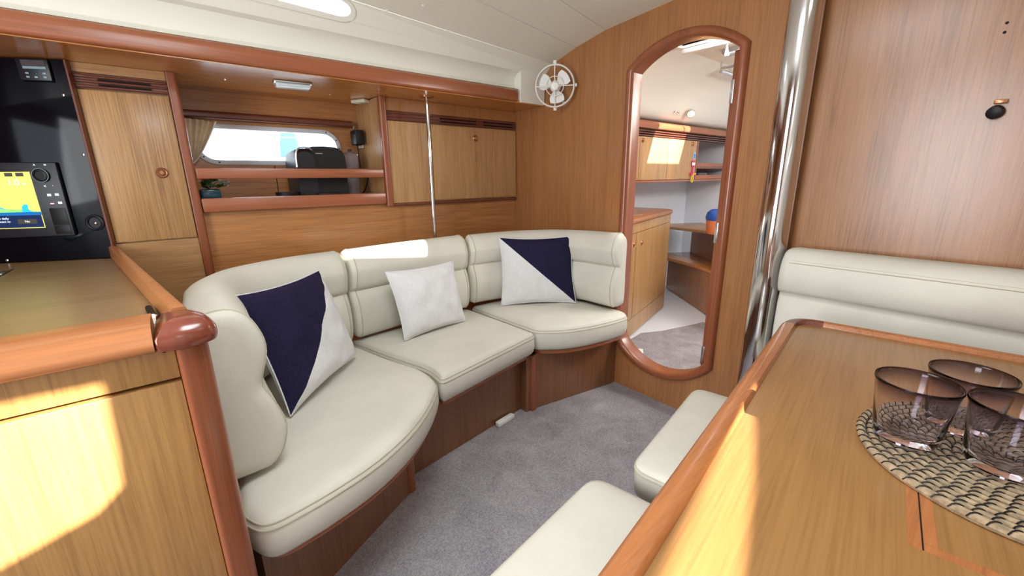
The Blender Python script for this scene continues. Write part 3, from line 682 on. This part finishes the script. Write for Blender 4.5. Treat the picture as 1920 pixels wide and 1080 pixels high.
for i in range(80):
    a = random.uniform(0, 6.28); e = random.uniform(.2, 1.35); r = random.uniform(.03, .085)
    c = Vector((-2.49 + math.cos(a) * math.cos(e) * r, .175 + math.sin(a) * math.cos(e) * r * 1.1, 1.222 + math.sin(e) * r * .75))
    if c.y < .15: c.y = .30 - c.y
    q = Vector((math.cos(a), math.sin(a), random.uniform(-.2, .6))).normalized(); sd_ = q.cross(Vector((0, 0, 1))).normalized(); l, w_ = random.uniform(.028, .042), random.uniform(.011, .016)
    t = bmesh.new(); n_ = q.cross(sd_)
    ps = [c - q * l * .5, c - sd_ * w_ * .8 + n_ * .002, c + q * l * .2 - sd_ * w_ + n_ * .003, c + q * l * .6, c + q * l * .2 + sd_ * w_ + n_ * .003, c + sd_ * w_ * .8 + n_ * .002, c + n_ * -.003]
    v = [t.verts.new(p) for p in ps]
    for k in range(6): t.faces.new((v[6], v[k], v[(k + 1) % 6]))
    part('leaf', B().add(t), 'leaf2' if i % 3 == 0 else 'leaf', pp)
for i in range(6): part('stem', B().tube([(-2.52, .165, 1.22), (-2.52 + random.uniform(-.04, .04), .17 + random.uniform(-.03, .04), 1.26)], .0015, 5), 'stem', pp)
# curtain bunched at the aft end of the port light
cv = thing('curtain', (-2.69, .17, 1.36), 'short beige pleated curtain gathered at the end of the port light', 'curtain')
rings = []
for j in range(15):
    t = j / 14; z = 1.562 - .215 * t; w_ = .125 * (1 - t) ** .8 + .012; row = []
    for i in range(41):
        s = i / 40; y = .124 + s * w_; x = -2.70 + .012 * math.sin(s * 34) * (1 - t * .5) + .006 * math.sin(s * 13 + 1); row.append((x, y, z - .012 * s * (1 - t)))
    rings.append(row)
b = B(); back = [[(x - .003, y, z) for x, y, z in r[::-1]] for r in rings]
b.loft([a_ + c_ for a_, c_ in zip(rings, back)]); part('fabric', b, 'cloth', cv)
part('hem', B().tube([(-2.694, *r[-1][1:]) for r in rings], .003, 5), 'linen', cv)
cr = thing('curtain_rail', (-2.70, .55, 1.56), 'rounded mahogany curtain rail above the port light', 'curtain rail')
part('rail', B().loft([[(x, y, z) for x, z in roundpoly([(-2.748, 1.565), (-2.70, 1.565), (-2.70, 1.603), (-2.748, 1.603)], [.002, .014, .014, .002])] for y in (.124, .955)]), 'mahd', cr)
part('end_hook', B().tube([(-2.70, .958, 1.575), (-2.695, .962, 1.565), (-2.70, .962, 1.556)], .004, 6), 'steel', cr)
# plug and lead on the locker side
pg = thing('wall_plug', (-2.63, .985, 1.46), 'black mains adaptor plugged into a white socket on the locker side', 'plug')
part('socket', B().box(-2.735, -2.665, .986, 1.0012, 1.445, 1.525, .006), 'offwhite', pg)
part('adaptor', B().box(-2.69, -2.60, .93, .985, 1.46, 1.545, .008), 'black', pg)
part('lead', B().tube([tuple(p) for p in catmull([(-2.64, .95, 1.462), (-2.645, .955, 1.40), (-2.655, .96, 1.31), (-2.63, .945, 1.27), (-2.60, .95, 1.305), (-2.575, .965, 1.31), (-2.565, .972, 1.28), (-2.60, .962, 1.21), (-2.64, .95, 1.175), (-2.66, .92, 1.165)], 6)], .0042, 6), 'black', pg)
dl = thing('dome_light', (-2.31, .555, 1.68), 'rectangular frosted lamp on the varnished underside', 'lamp')
rot = Matrix.Translation((-2.31, .555, 0)) @ Matrix.Rotation(-.12, 4, 'Z') @ Matrix.Translation((2.31, -.555, 0))
part('base', B().box(-2.355, -2.265, .475, .635, 1.694, 1.7025, .003, 2, rot), 'alu', dl); part('lens', B().box(-2.348, -2.272, .482, .628, 1.678, 1.6935, .006, 3, rot), 'lens', dl)
one('reading_light', B().box(-2.60, -2.50, .935, .985, 1.683, 1.7025, .008, 3, Matrix.Translation((-2.55, .96, 0)) @ Matrix.Rotation(.5, 4, 'Z') @ Matrix.Translation((2.55, -.96, 0))), 'offwhite', 'small white wedge lamp under the side deck by the locker post', 'lamp')
po = thing('grab_pole', (-2.262, 1.232, .48), 'slim polished steel pole between settee back and side deck', 'pole')
part('tube', B().tube([(-2.262, 1.232, .34), (-2.262, 1.232, 1.66), (-2.262, 1.232, 1.702)], [.0115, .0115, .007], 14), 'steel', po)
part('flange', B().lathe([(.042, 0), (.042, .004), (.02, .008)], (-2.262, 1.232, 1.7025), (0, 0, -1), 24), 'brass', po)
# ------------------------------------------------------------------ FAN
fc = Vector((-1.90, 1.885, 1.775)); fd = (Vector((-.5, .2, 1.45)) - fc).normalized()
fx = fd.cross(Vector((0, 0, 1))).normalized(); fz = fx.cross(fd).normalized()
FM = Matrix(((fx.x, fd.x, fz.x, fc.x), (fx.y, fd.y, fz.y, fc.y), (fx.z, fd.z, fz.z, fc.z), (0, 0, 0, 1)))
def fp(a, c, e): return FM @ Vector((a, c, e))
fn_ = thing('cabin_fan', fc - Vector((0, 0, .13)), 'small white caged cabin fan on the bulkhead corner', 'fan')
RF = .112
ringp = lambda r, d_, n=36: [fp(r * math.cos(q), d_, r * math.sin(q)) for q in [2 * math.pi * k / n for k in range(n)]]
b = B(); sc_ = [(RF, .012), (RF + .005, .006), (RF + .004, -.03), (RF - .002, -.034), (RF - .004, .0), (RF - .004, .01)]
b.loft([[fp(r * math.cos(q), d_, r * math.sin(q)) for r, d_ in sc_] for q in [2 * math.pi * k / 40 for k in range(40)]], True, False, True); part('hoop', b, 'white', fn_)
part('guard_ring', B().tube(ringp(.052, .012), .0022, 6, True), 'white', fn_)
for q in (0, 90, 180, 270):
    q = math.radians(q); part('guard_spoke', B().tube([fp(.02 * math.cos(q), .014, .02 * math.sin(q)), fp(RF * math.cos(q), .008, RF * math.sin(q))], .003, 6), 'white', fn_)
part('hub', B().lathe([(.024, -.012), (.026, .008), (.02, .016), (.001, .018)], fc, fd, 20), 'white', fn_)
part('motor', B().lathe([(.03, -.06), (.032, -.05), (.032, -.02), (.024, -.0125)], fc, fd, 20), 'white', fn_)
for q0 in (140, 260, 20):
    b = B(); rg = []
    for k in range(8):
        r = .022 + .072 * k / 7; ww = math.radians(24 + 12 * math.sin(k / 7 * 3.0)); q = math.radians(q0)
        rg.append([fp(r * math.cos(q + s * ww), .012 * s + o_, r * math.sin(q + s * ww)) for s, o_ in ((-1, -.006), (-.3, -.006), (.3, -.006), (1, -.006), (1, -.0045), (.3, -.0045), (-.3, -.0045), (-1, -.0045))])
    b.loft(rg); part('blade', b, 'white', fn_)
part('pivot_cap', B().tube([fp(0, -.01, RF + .004), fp(0, -.01, RF + .022)], .011, 12), 'white', fn_); part('pivot_cap', B().tube([fp(0, -.01, -RF - .004), fp(0, -.01, -RF - .02)], .011, 12), 'white', fn_)
part('side_knob', B().tube([fp(-RF - .004, -.01, 0), fp(-RF - .016, -.01, 0)], .01, 12), 'white', fn_)
part('bracket', B().tube([fp(0, -.05, -.03), fp(.0, -.07, -.06), (-1.93, 1.998, 1.70)], .009, 10), 'white', fn_)
# ------------------------------------------------------------------ MAST
b = B(); mp_ = []
for k in range(48):
    q = 2 * math.pi * k / 48; cxx, szz = math.cos(q), math.sin(q)
    mp_.append((-.648 + .053 * math.copysign(abs(cxx) ** .8, cxx), 1.915 + .06 * math.copysign(abs(szz) ** .8, szz)))
ms = thing('mast_post', (-.648, 1.915, 0), 'polished steel mast post between doorway and dinette', 'mast')
part('column', B().prism(mp_, .001, 2.16), 'steel', ms, ang=50)
part('seam_strip', B().box(-.705, -.699, 1.97, 1.985, .001, 2.1), 'dark', ms)
# ------------------------------------------------------------------ DINETTE
ds = thing('dinette_settee', (.1, 1.8, 0), 'long cream leather settee with rounded top roll on the brown bulkhead', 'settee')
sec = [(p.x, p.y) for p in catmull([(1.875, .50, 0), (1.862, .60, 0), (1.865, .74, 0), (1.878, .79, 0), (1.845, .805, 0), (1.826, .86, 0), (1.838, .925, 0), (1.875, .962, 0), (1.93, .97, 0), (1.99, .955, 0), (1.998, .90, 0), (1.998, .60, 0), (1.99, .50, 0)], 4, True)]
cyy = 1.93; czz = .75
b = B(); rings = []
for x, s in ((-.585, .7), (-.581, .86), (-.572, .95), (-.555, 1), (-.2, 1), (.2, 1), (.78, 1)):
    rings.append([(x, min(1.999, cyy + (y - cyy) * s), czz + (z - czz) * (1 - (1 - s) * .3)) for y, z in sec])
b.loft(rings); part('backrest', b, 'leather', ds, ang=60)
part('stitching', B().tube([(-.55, 1.842, .929), (.78, 1.842, .929)], .0018, 5), 'thread', ds)
part('stitching', B().tube([(-.55, 1.8355, .921), (.78, 1.8355, .921)], .0018, 5), 'thread', ds)
part('base', B().box(-.56, .78, 1.62, 1.995, .001, .34), 'plinth', ds)
part('seat_cushion', B().box(-.575, .78, 1.585, 1.858, .342, .47, .03, 4), 'leather', ds)
# table: rotated about ten degrees
tb = thing('dining_table', (0, .95, 0), 'teak dining table with raised mahogany edge and rounded corners', 'table')
ol = [(-.205, .285), (-.255, .345), (-.290, .50), (-.388, 1.097), (-.462, 1.545), (-.44, 1.615), (-.385, 1.665), (-.30, 1.692), (.10, 1.755), (.62, 1.84), (.62, .40), (.30, .22), (-.10, .235)]
ol = roundpoly([(-.235, .20), (-.472, 1.63), (.62, 1.80), (.62, .30)], [.10, .11, .06, .1], 10)
TZ = .765
part('top_panel', B().prism(offset2(ol, .03), TZ - .02, TZ), 'table', tb)
def railseg(name, i0, i1, m):
    n = len(ol); rings = []
    prof = [(.046, TZ), (.040, TZ + .012), (.03, TZ + .016), (.014, TZ + .012), (.003, TZ + .002), (0, TZ - .012), (.004, TZ - .026), (.014, TZ - .034), (.046, TZ - .034)]
    for i in range(i0, i1 + 1): rings.append([offs[k][i % n] + (z,) for k, (o_, z) in enumerate(prof)])
    b = B().loft(rings); return part(name, b, m, tb)
offs = [offset2(ol, o_) for o_ in (.046, .040, .03, .014, .003, 0, .004, .014, .046)]
# outline order: near-left corner 0..10, far-left 11..21, far-right 22..32, near-right 33..43
railseg('edge_rail', 10, 11, 'inlay'); railseg('corner_rail', 0, 10, 'mahx'); railseg('corner_rail', 11, 21, 'mahd')
railseg('edge_rail', 21, 22, 'inlay'); railseg('edge_rail', 22, 44, 'mahx')
tu = Vector((-.164, .986, 0)); tv = Vector((.986, .164, 0)); t0 = Vector((-.003, .70, 0))
TM = Matrix(((tv.x, tu.x, 0, t0.x), (tv.y, tu.y, 0, t0.y), (0, 0, 1, 0), (0, 0, 0, 1)))
part('inlay_strip', B().box(-.015, -.001, .0, .25, TZ - .001, TZ + .0006, 0, 2, TM), 'inlay', tb)
part('inlay_strip', B().box(.001, .015, .0155, .25, TZ - .001, TZ + .0006, 0, 2, TM), 'inlay', tb)
part('inlay_strip', B().box(.001, .45, 0, .015, TZ - .001, TZ + .0006, 0, 2, TM), 'inlay', tb)
part('leaf_gap', B().box(-.0008, .0008, .0, .25, TZ - .001, TZ + .0009, 0, 2, TM), 'dark', tb)
part('pedestal', B().box(.0, .18, .45, 1.45, .001, TZ - .03, .01, 2, Matrix.Translation((.09, .95, 0)) @ Matrix.Rotation(.165, 4, 'Z') @ Matrix.Translation((-.09, -.95, 0))), 'plinth', tb)
# benches beside the table
def bench(o, label, z1=.45):
    cx = sum(p[0] for p in o) / 4; cy = sum(p[1] for p in o) / 4
    th = thing('bench_seat', (cx, cy, 0), label, 'bench', 'cream bench seats along the table')
    rp = roundpoly(o, .055, 6)
    part('base', B().prism(shrink(rp, .05), .001, z1 - .115), 'plinth', th)
    rings = []
    for z, ins in ((z1 - .113, .02), (z1 - .10, .004), (z1 - .05, 0), (z1 - .02, .001), (z1 - .012, .003), (z1 - .006, .008), (z1, .016), (z1 + .005, .04), (z1 + .009, .08), (z1 + .011, .13)): rings.append([(x, y, z) for x, y in (shrink if ins > .012 else offset2)(rp, ins)])
    part('cushion_body', B().loft(rings), 'leather', th, ang=60)
    for z, ins in ((z1 - .022, .000), (z1 - .013, .002)): part('seam', B().tube([(x, y, z) for x, y in offset2(rp, ins)], .0016, 5, True), 'thread', th)
bench([(-.55, .22), (-.20, .28), (-.285, .87), (-.635, .80)], 'cream leather bench cushion nearer the chart table, beside the dining table')
bench([(-.59, .905), (-.24, .965), (-.335, 1.56), (-.705, 1.50)], 'cream leather bench cushion nearer the doorway, beside the dining table')
# mat and glasses
mt = thing('woven_placemat', (.062, 1.02, TZ), 'round coiled seagrass placemat with black stitching under the glasses', 'placemat')
grass = mat('seagrass', (164, 142, 114), .85, bump=.6, bscale=120, var=.22, vscale=90)
mc = Vector((.068, 1.015, TZ + .0075)); rad = .206
for k in range(14):
    r = rad - .0075 - k * .0146
    part('coil', B().loft([[mc + Vector(((r + u) * math.cos(q), (r + u) * math.sin(q), z)) for u, z in ((.0072, 0), (.0052, .0052), (0, .0072), (-.0052, .0052), (-.0072, 0), (-.005, -.0058), (.005, -.0058))] for q in [2 * math.pi * i / 72 for i in range(72)]], True, False, True), grass, mt)
    nst = max(5, int(2 * math.pi * r / .019)); b = B()
    for i in range(nst):
        q = 2 * math.pi * (i + .37 * k) / nst; pts = []
        for s in range(6):
            a = s / 5; rr = r + .0076 - .0152 * a; z = .0080 * math.sin(math.pi * a) ** .6 + .0003; qq = q + (a - .5) * .014 / r
            pts.append(mc + Vector((rr * math.cos(qq), rr * math.sin(qq), z)))
        b.tube(pts, .0012, 5)
    part('stitching', b, 'black', mt, kind='stuff')
def glass(x, y, label):
    z = TZ + .0165
    b = B().lathe([(.001, 0), (.040, 0), (.045, .004), (.048, .02), (.0575, .106), (.0592, .1105), (.0585, .114), (.056, .1135), (.054, .107), (.0445, .026), (.040, .016), (.001, .014)], (x, y, z), (0, 0, 1), 48)
    o = one('drinking_glass', b, 'smoke', label, 'glass', 'smoked tumblers on the placemat', ang=70)
glass(-.066, .975, 'clear tumbler fading to smoky purple rim, standing closest to the bench')
glass(-.008, 1.092, 'clear tumbler fading to smoky purple rim, standing closest to the dinette settee')
glass(.052, .985, 'clear tumbler fading to smoky purple rim, standing furthest from the bench')
# wall fittings on the brown bulkhead
hk = thing('wall_hook', (-.114, 1.98, 1.42), 'small black catch with brass stop on the brown bulkhead', 'hook')
part('knob', B().lathe([(.016, 0), (.02, .012), (.018, .026), (.008, .031)], (-.116, 2.003, 1.43), (-.25, -1, -.25), 18), 'black', hk)
part('stop', B().box(-.128, -.10, 1.985, 2.0035, 1.45, 1.462, .002), 'brass', hk)
wf = bpy.data.objects['wall_forward_starboard']
for z in (1.675, 1.65): part('screw_hole', B().lathe([(.004, 0), (.004, .001), (.001, .0012)], (-.144, 2.0042, z), (0, -1, 0), 10), 'dark', wf)
wf = bpy.data.objects['wall_forward']
for x in (-1.42, -1.36, -1.30, -1.24, -1.18, -1.12): part('screw', B().lathe([(.004, 0), (.004, .002), (.002, .003)], (x, 2.0, .018), (0, -1, 0), 8), 'brass', wf)
# ------------------------------------------------------------------ FORECABIN through the doorway
b = B().box(-2.9, .6, 2.021, 5.2, -.05, -.008); struct('floor_forecabin', b, 'hull', 'white moulded forecabin floor')
b = B().prism([(-1.79, 2.045), (-1.79, 2.52), (-1.84, 2.86), (-1.75, 3.05), (-1.66, 3.40), (-1.64, 3.50), (-.3, 3.3), (-.3, 2.045)], -.007, .0); struct('floor_carpet', b, 'carpet', 'grey carpet piece on the forecabin floor')
struct('wall_forecabin_port', B().box(-2.62, -2.58, 2.045, 5.2, 0, 2.1), 'hull', 'white hull side in the forecabin')
struct('wall_forecabin_forward', B().box(-2.6, .6, 4.75, 4.8, 0, 2.1), 'hull', 'white moulded bulkhead at the bow end')
struct('wall_forecabin_starboard', B().box(.56, .6, 2.045, 5.2, 0, 2.1), 'hull', 'white hull side to starboard in the forecabin')
# forecabin ceiling with two hatches
def fz_(x): return 2.02 - .35 * max(0, -1.55 - x) - .02 * max(0, x + 1.2)
H1 = [(-1.52, 2.36), (-1.02, 2.36), (-1.02, 2.60), (-1.52, 2.60)]
FX0, FX1 = -1.548, -2.1 + (2.02 - 1.33) / TE
H2 = [(FX0, 3.40), (FX1, 3.40), (FX1, 3.92), (FX0, 3.92)]
fcl = thing('ceiling_forecabin', (-1, 3.4, 2.0), 'cream forecabin headliner', None, kind='structure')
part('headliner', B().plate([(-1.56, 2.045), (.56, 2.045), (.56, 4.75), (-1.56, 4.75)], [H1, H2], lambda a, c, w_: (a, c, 2.02 + w_), 0, .03), 'cream', fcl)
b = B(); sec = [(-1.561, 2.02), (-1.75, 1.97), (-1.92, 1.88), (-2.02, 1.79), (-2.06, 1.74), (-2.12, 1.715), (-2.58, 1.71)]
b.loft([[(x, y, z) for x, z in sec] + [(x, y, z + .02) for x, z in sec[::-1]] for y in (2.045, 4.75)]); part('headliner_cove', b, 'creamgel', fcl)
for h, nm in ((H1, 'hatch_frame'), (H2, 'hatch_frame')):
    b = B(); o_ = offset2(h, -.03); 
    b.plate(o_, [h], lambda a, c, w_: (a, c, 2.02 + w_), -.014, .035); part(nm, b, 'white', fcl)
ph = thing('hatch_blind', (-1.30, 2.60, 1.98), 'white pleated blind cassette below the forecabin hatch', 'blind')
part('cassette', B().box(-1.53, -1.05, 2.60, 2.635, 1.975, 2.004, .006), 'white', ph)
part('pull_tab', B().lathe([(.004, 0), (.005, .02), (.012, .055), (.012, .065), (.002, .067)], (-1.27, 2.635, 1.985), (0, .2, -1), 14), 'white', ph)
cl = thing('ceiling_lamp', (-1.28, 2.92, 1.985), 'slim oval lamp on the forecabin headliner', 'lamp')
part('base', B().prism(stadium(-1.42, -1.12, 2.86, 2.95, .044), 2.0, 2.019), 'alu', cl); part('lens', B().prism(stadium(-1.41, -1.13, 2.87, 2.94, .034), 1.985, 1.9995, bev=.006), 'lens', cl)
ha = thing('hatch_stay', (-1.48, 3.45, 1.95), 'aluminium hatch stay and handles beside the forecabin hatch', 'hatch handle')
part('stay', B().tube([(-1.60, 3.27, 1.985), (-1.60, 3.72, 1.985)], .013, 10), 'alu', ha); part('handle', B().tube([(-1.54, 3.15, 2.015), (-1.54, 3.15, 1.98), (-1.48, 3.16, 1.975), (-1.44, 3.18, 1.99)], .008, 8), 'steel', ha)
part('handle', B().tube([(-1.54, 3.76, 2.01), (-1.54, 3.78, 1.98), (-1.48, 3.80, 1.98)], .008, 8), 'steel', ha)
sp = thing('spot_lamp', (-1.99, 3.62, 1.75), 'small lit reading spot under the forecabin cove', 'lamp')
lampm = mat('warm_lamp', (255, 214, 160), .4, emit=6)
part('shade', B().lathe([(.014, 0), (.026, .015), (.036, .045), (.030, .047), (.02, .02)], (-2.0, 3.62, 1.795), (.5, -.55, -.6), 16), 'steel', sp); part('bulb', B().ball((-1.985, 3.603, 1.775), .022, 10), lampm, sp)
ss = thing('chrome_switch', (-2.02, 3.42, 1.74), 'two small chrome knobs beside the reading spot', 'switch')
for dy in (0, .05): part('knob', B().lathe([(.009, 0), (.012, .012), (.004, .025)], (-2.03, 3.42 + dy, 1.78), (.7, 0, -.6), 10), 'steel', ss)
# overhead lockers
fl = thing('overhead_lockers', (-2.3, 3.6, 1.216), 'teak overhead lockers with brass knobs seen through the doorway', 'locker')
part('body', B().box(-2.575, -2.118, 2.5, 3.99, 1.222, 1.69), 'lockery', fl)
for y0, y1, kx in ((2.52, 3.06, None), (3.065, 3.485, 3.10), (3.49, 3.985, 3.90)):
    d = part('door', B().box(-2.118, -2.10, y0, y1, 1.226, 1.572, .002), 'locker', fl)
    if kx: knob(d, -2.10, kx, 1.543, .02)
b = B().box(-2.118, -2.112, 2.5, 4.74, 1.575, 1.632); v = part('vent', b, 'dark', fl)
for i in range(3): part('louvre', B().box(-2.113, -2.098, 2.5, 4.74, 1.578 + i * .018, 1.588 + i * .018, .003), 'mahd', v)
part('cornice', B().prism(roundpoly([(-2.14, 1.635), (-2.075, 1.635), (-2.07, 1.67), (-2.10, 1.70), (-2.14, 1.70)], .012), 2.5, 4.74, 'xz'), 'mahy', fl)
part('bottom_rail', B().box(-2.575, -2.094, 2.5, 4.74, 1.205, 1.2215, .004), 'mahy', fl)
op = thing('open_cubby', (-2.3, 4.3, 1.222), 'dark open cubby with small rail at the end of the lockers', 'shelf')
part('end_panel', B().box(-2.57, -2.10, 3.993, 4.012, 1.223, 1.572), 'mahz', op); part('rail', B().box(-2.12, -2.10, 4.014, 4.74, 1.34, 1.375, .004), 'mahy', op)
part('rail', B().box(-2.12, -2.10, 4.014, 4.74, 1.223, 1.262, .004), 'mahy', op); part('back', B().box(-2.575, -2.56, 4.014, 4.74, 1.223, 1.572), 'mahd', op); part('shelf_board', B().box(-2.558, -2.122, 4.014, 4.74, 1.325, 1.338), 'mahy', op)
bt = thing('spray_bottle', (-2.2, 4.10, 1.34), 'slim blue bottle standing in the open cubby', 'bottle')
part('body', B().lathe([(.02, 0), (.022, .01), (.022, .10), (.01, .12)], (-2.18, 4.10, 1.339), n=14), 'blue', bt); part('cap', B().lathe([(.012, .1205), (.012, .145), (.001, .147)], (-2.18, 4.10, 1.339), n=12), 'white', bt)
bt = thing('small_tub', (-2.18, 4.13, 1.223), 'small white and blue tub in the lower cubby', 'tub')
part('body', B().lathe([(.022, 0), (.022, .05)], (-2.18, 4.08, 1.224), n=14), 'white', bt); part('lid', B().lathe([(.024, .0505), (.024, .07), (.001, .072)], (-2.18, 4.08, 1.224), n=14), 'blue', bt)
one('grey_box', B().box(-2.24, -2.16, 4.18, 4.36, 1.224, 1.285, .004), 'lcd', 'small grey box in the lower cubby', 'box')
st = thing('picture_card', (-2.097, 3.955, 1.43), 'small pale blue card stuck on the locker door', 'card')
part('card', B().box(-2.0998, -2.098, 3.925, 3.975, 1.405, 1.47), 'lcd2', st); part('picture', B().box(-2.0978, -2.0972, 3.938, 3.963, 1.42, 1.455), 'scr_m', st)
kf = thing('key_float', (-2.09, 3.90, 1.25), 'pink and yellow webbing key float hanging on the locker', 'key float')
part('label', B().box(-2.0985, -2.09, 3.905, 3.955, 1.335, 1.395, .004), 'pink', kf); part('label_card', B().box(-2.0898, -2.0888, 3.90, 3.957, 1.352, 1.378), 'white', kf)
part('strap', B().box(-2.097, -2.089, 3.918, 3.935, 1.262, 1.334, .002), 'pink', kf); part('buckle', B().box(-2.0995, -2.083, 3.885, 3.94, 1.262, 1.285, .004), 'pink', kf)
part('loop', B().tube([(-2.088, 3.93, 1.275), (-2.088, 3.905, 1.24), (-2.088, 3.905, 1.205), (-2.088, 3.925, 1.195), (-2.088, 3.94, 1.22), (-2.088, 3.935, 1.27)], .006, 6), 'yellow', kf)
part('strap_end', B().box(-2.088, -2.08, 3.93, 3.975, 1.265, 1.28, .002), 'yellow', kf)
# vanity counter
vc = thing('vanity_counter', (-2.1, 2.9, 0), 'teak vanity cabinet with two knobs and mahogany edged counter beyond the doorway', 'cabinet')
def vp(y): return -1.80 - .287 * (y - 2.54)
part('body', B().prism([(vp(2.05) - .02, 2.05), (vp(3.66) - .02, 3.66), (-2.57, 3.66), (-2.57, 2.05)], .001, .915), 'lockery', vc)
def vpanel(name, y0, y1, z0, z1, m='locker'): return part(name, B().prism([(vp(y0), y0), (vp(y1), y1), (vp(y1) - .018, y1), (vp(y0) - .018, y0)], z0, z1), m, vc)
vpanel('drawer_front', 2.06, 3.655, .842, .912)
d = vpanel('door', 2.06, 2.735, .155, .838); knob(d, vp(2.69), 2.69, .755, .018)
d = vpanel('door', 2.742, 3.655, .155, .838); knob(d, vp(2.865), 2.865, .745, .018)
vpanel('plinth', 2.06, 3.655, .002, .15)
part('counter_top', B().prism([(vp(2.06) + .02, 2.06), (vp(3.64) + .02, 3.64), (vp(3.70) - .04, 3.70), (-2.57, 3.70), (-2.57, 2.06)], .916, .955, bev=.01), 'inlay', vc)
part('sink', B().box(-2.25, -1.95, 2.42, 2.95, .9555, .962, .002), 'worktop', vc)
part('splash_post', B().box(-2.50, -1.88, 2.49, 2.53, .957, 1.20), 'mahz', vc)
# corner shelf unit
cs = thing('corner_seat', (-2.0, 3.8, 0), 'curved teak corner shelves and seat at the end of the vanity', 'corner shelf')
C0, D0 = Vector((-2.22, 3.99, 0)), Vector((-1.60, 3.50, 0)); cdv = (D0 - C0).normalized(); cn_ = Vector((-cdv.y, cdv.x, 0))
if cn_.y < 0: cn_ = -cn_
def cpt(s, o_): p = C0 + cdv * s + cn_ * o_; return (p.x, p.y)
def curve_edge(depth, s1=1.2): return [cpt(s1 * k / 12, depth * math.sin(math.pi * min(1, k / 10))) for k in range(-4, 13)]
front = [cpt(-.44, .10), cpt(1.2, .10), cpt(1.2, .13), cpt(-.44, .13)]
part('lower_panel', B().prism(front, .001, .385), 'bulk', cs)
part('back_panel', B().prism([cpt(-.44, .34), cpt(1.2, .34), cpt(1.2, .36), cpt(-.44, .36)], .386, .72), 'bulk', cs)
part('divider', B().prism([cpt(.53, .12), cpt(.55, .12), cpt(.55, .34), cpt(.53, .34)], .432, .72), 'bulk', cs)
part('seat_shelf', B().prism(curve_edge(.10) + [cpt(1.2, .34), cpt(-.44, .34)], .386, .418, bev=.005), 'under', cs)
part('top_shelf', B().prism(curve_edge(.16) + [cpt(1.2, .45), cpt(-.44, .45)], .722, .748, bev=.005), 'lockery', cs)
lt = thing('plastic_tub', (-1.70, 3.66, .75), 'blue and orange plastic tub standing on the corner shelf', 'tub')
lx, ly = cpt(.50, .15)
part('body', B().lathe([(.085, 0), (.095, .02), (.105, .12), (.10, .12), (.09, .02)], (lx, ly, .7485), n=24), 'orange', lt); part('lid', B().lathe([(.106, .1205), (.112, .15), (.10, .19), (.07, .215), (.001, .22)], (lx, ly, .7485), n=24), 'blue', lt)
tw = one('white_tag', B().prism(roundpoly([(-1.70, 2.44), (-1.60, 2.53), (-1.55, 2.46), (-1.64, 2.37)], .015), .001, .03, bev=.004), 'white', 'small white tag lying on the forecabin carpet by the cabinet', 'tag')
# neighbouring boat seen through the oval port light
mb_ = thing('moored_boat', (-7, 1.5, 0), 'white yacht with blue spray hood moored outside the port light', 'boat')
rings = []
for y, w_, z in ((-5, .7, 1.35), (-4, 1.2, 1.33), (-1, 1.5, 1.30), (3, 1.45, 1.32), (6, .8, 1.40), (8, .12, 1.48)):
    rings.append([(-7.2 + a * w_, y, zz) for a, zz in ((1, z), (.97, z - .3), (.8, .2), (.3, -.3), (-.3, -.3), (-.8, .2), (-.97, z - .3), (-1, z))])
part('hull', B().loft(rings), 'hull', mb_)
part('coachroof', B().box(-7.9, -6.5, -1.5, 4.2, 1.30, 1.58, .08, 3), 'hull', mb_)
part('rub_rail', B().tube([(-5.69, -1, 1.28), (-5.74, 3, 1.30)], .03, 8), 'lcd', mb_)
rings = [[(-7.2 + .62 * math.cos(q) * s_, y, 1.58 + .52 * math.sin(q) * s_) for q in [math.pi * k / 12 for k in range(13)]] for y, s_ in ((1.55, 1.0), (1.9, 1.05), (2.5, .75), (2.8, .45))]
part('spray_hood', B().loft(rings), 'canvas', mb_)
part('guard_wire', B().tube([(-5.8, -4, 1.72), (-5.76, 5, 1.80)], .006, 6), 'steel', mb_)
for y in (-2, -.2, 1.6, 3.4): part('stanchion', B().tube([(-5.8, y, 1.3), (-5.8, y, 1.78)], .012, 8), 'steel', mb_)
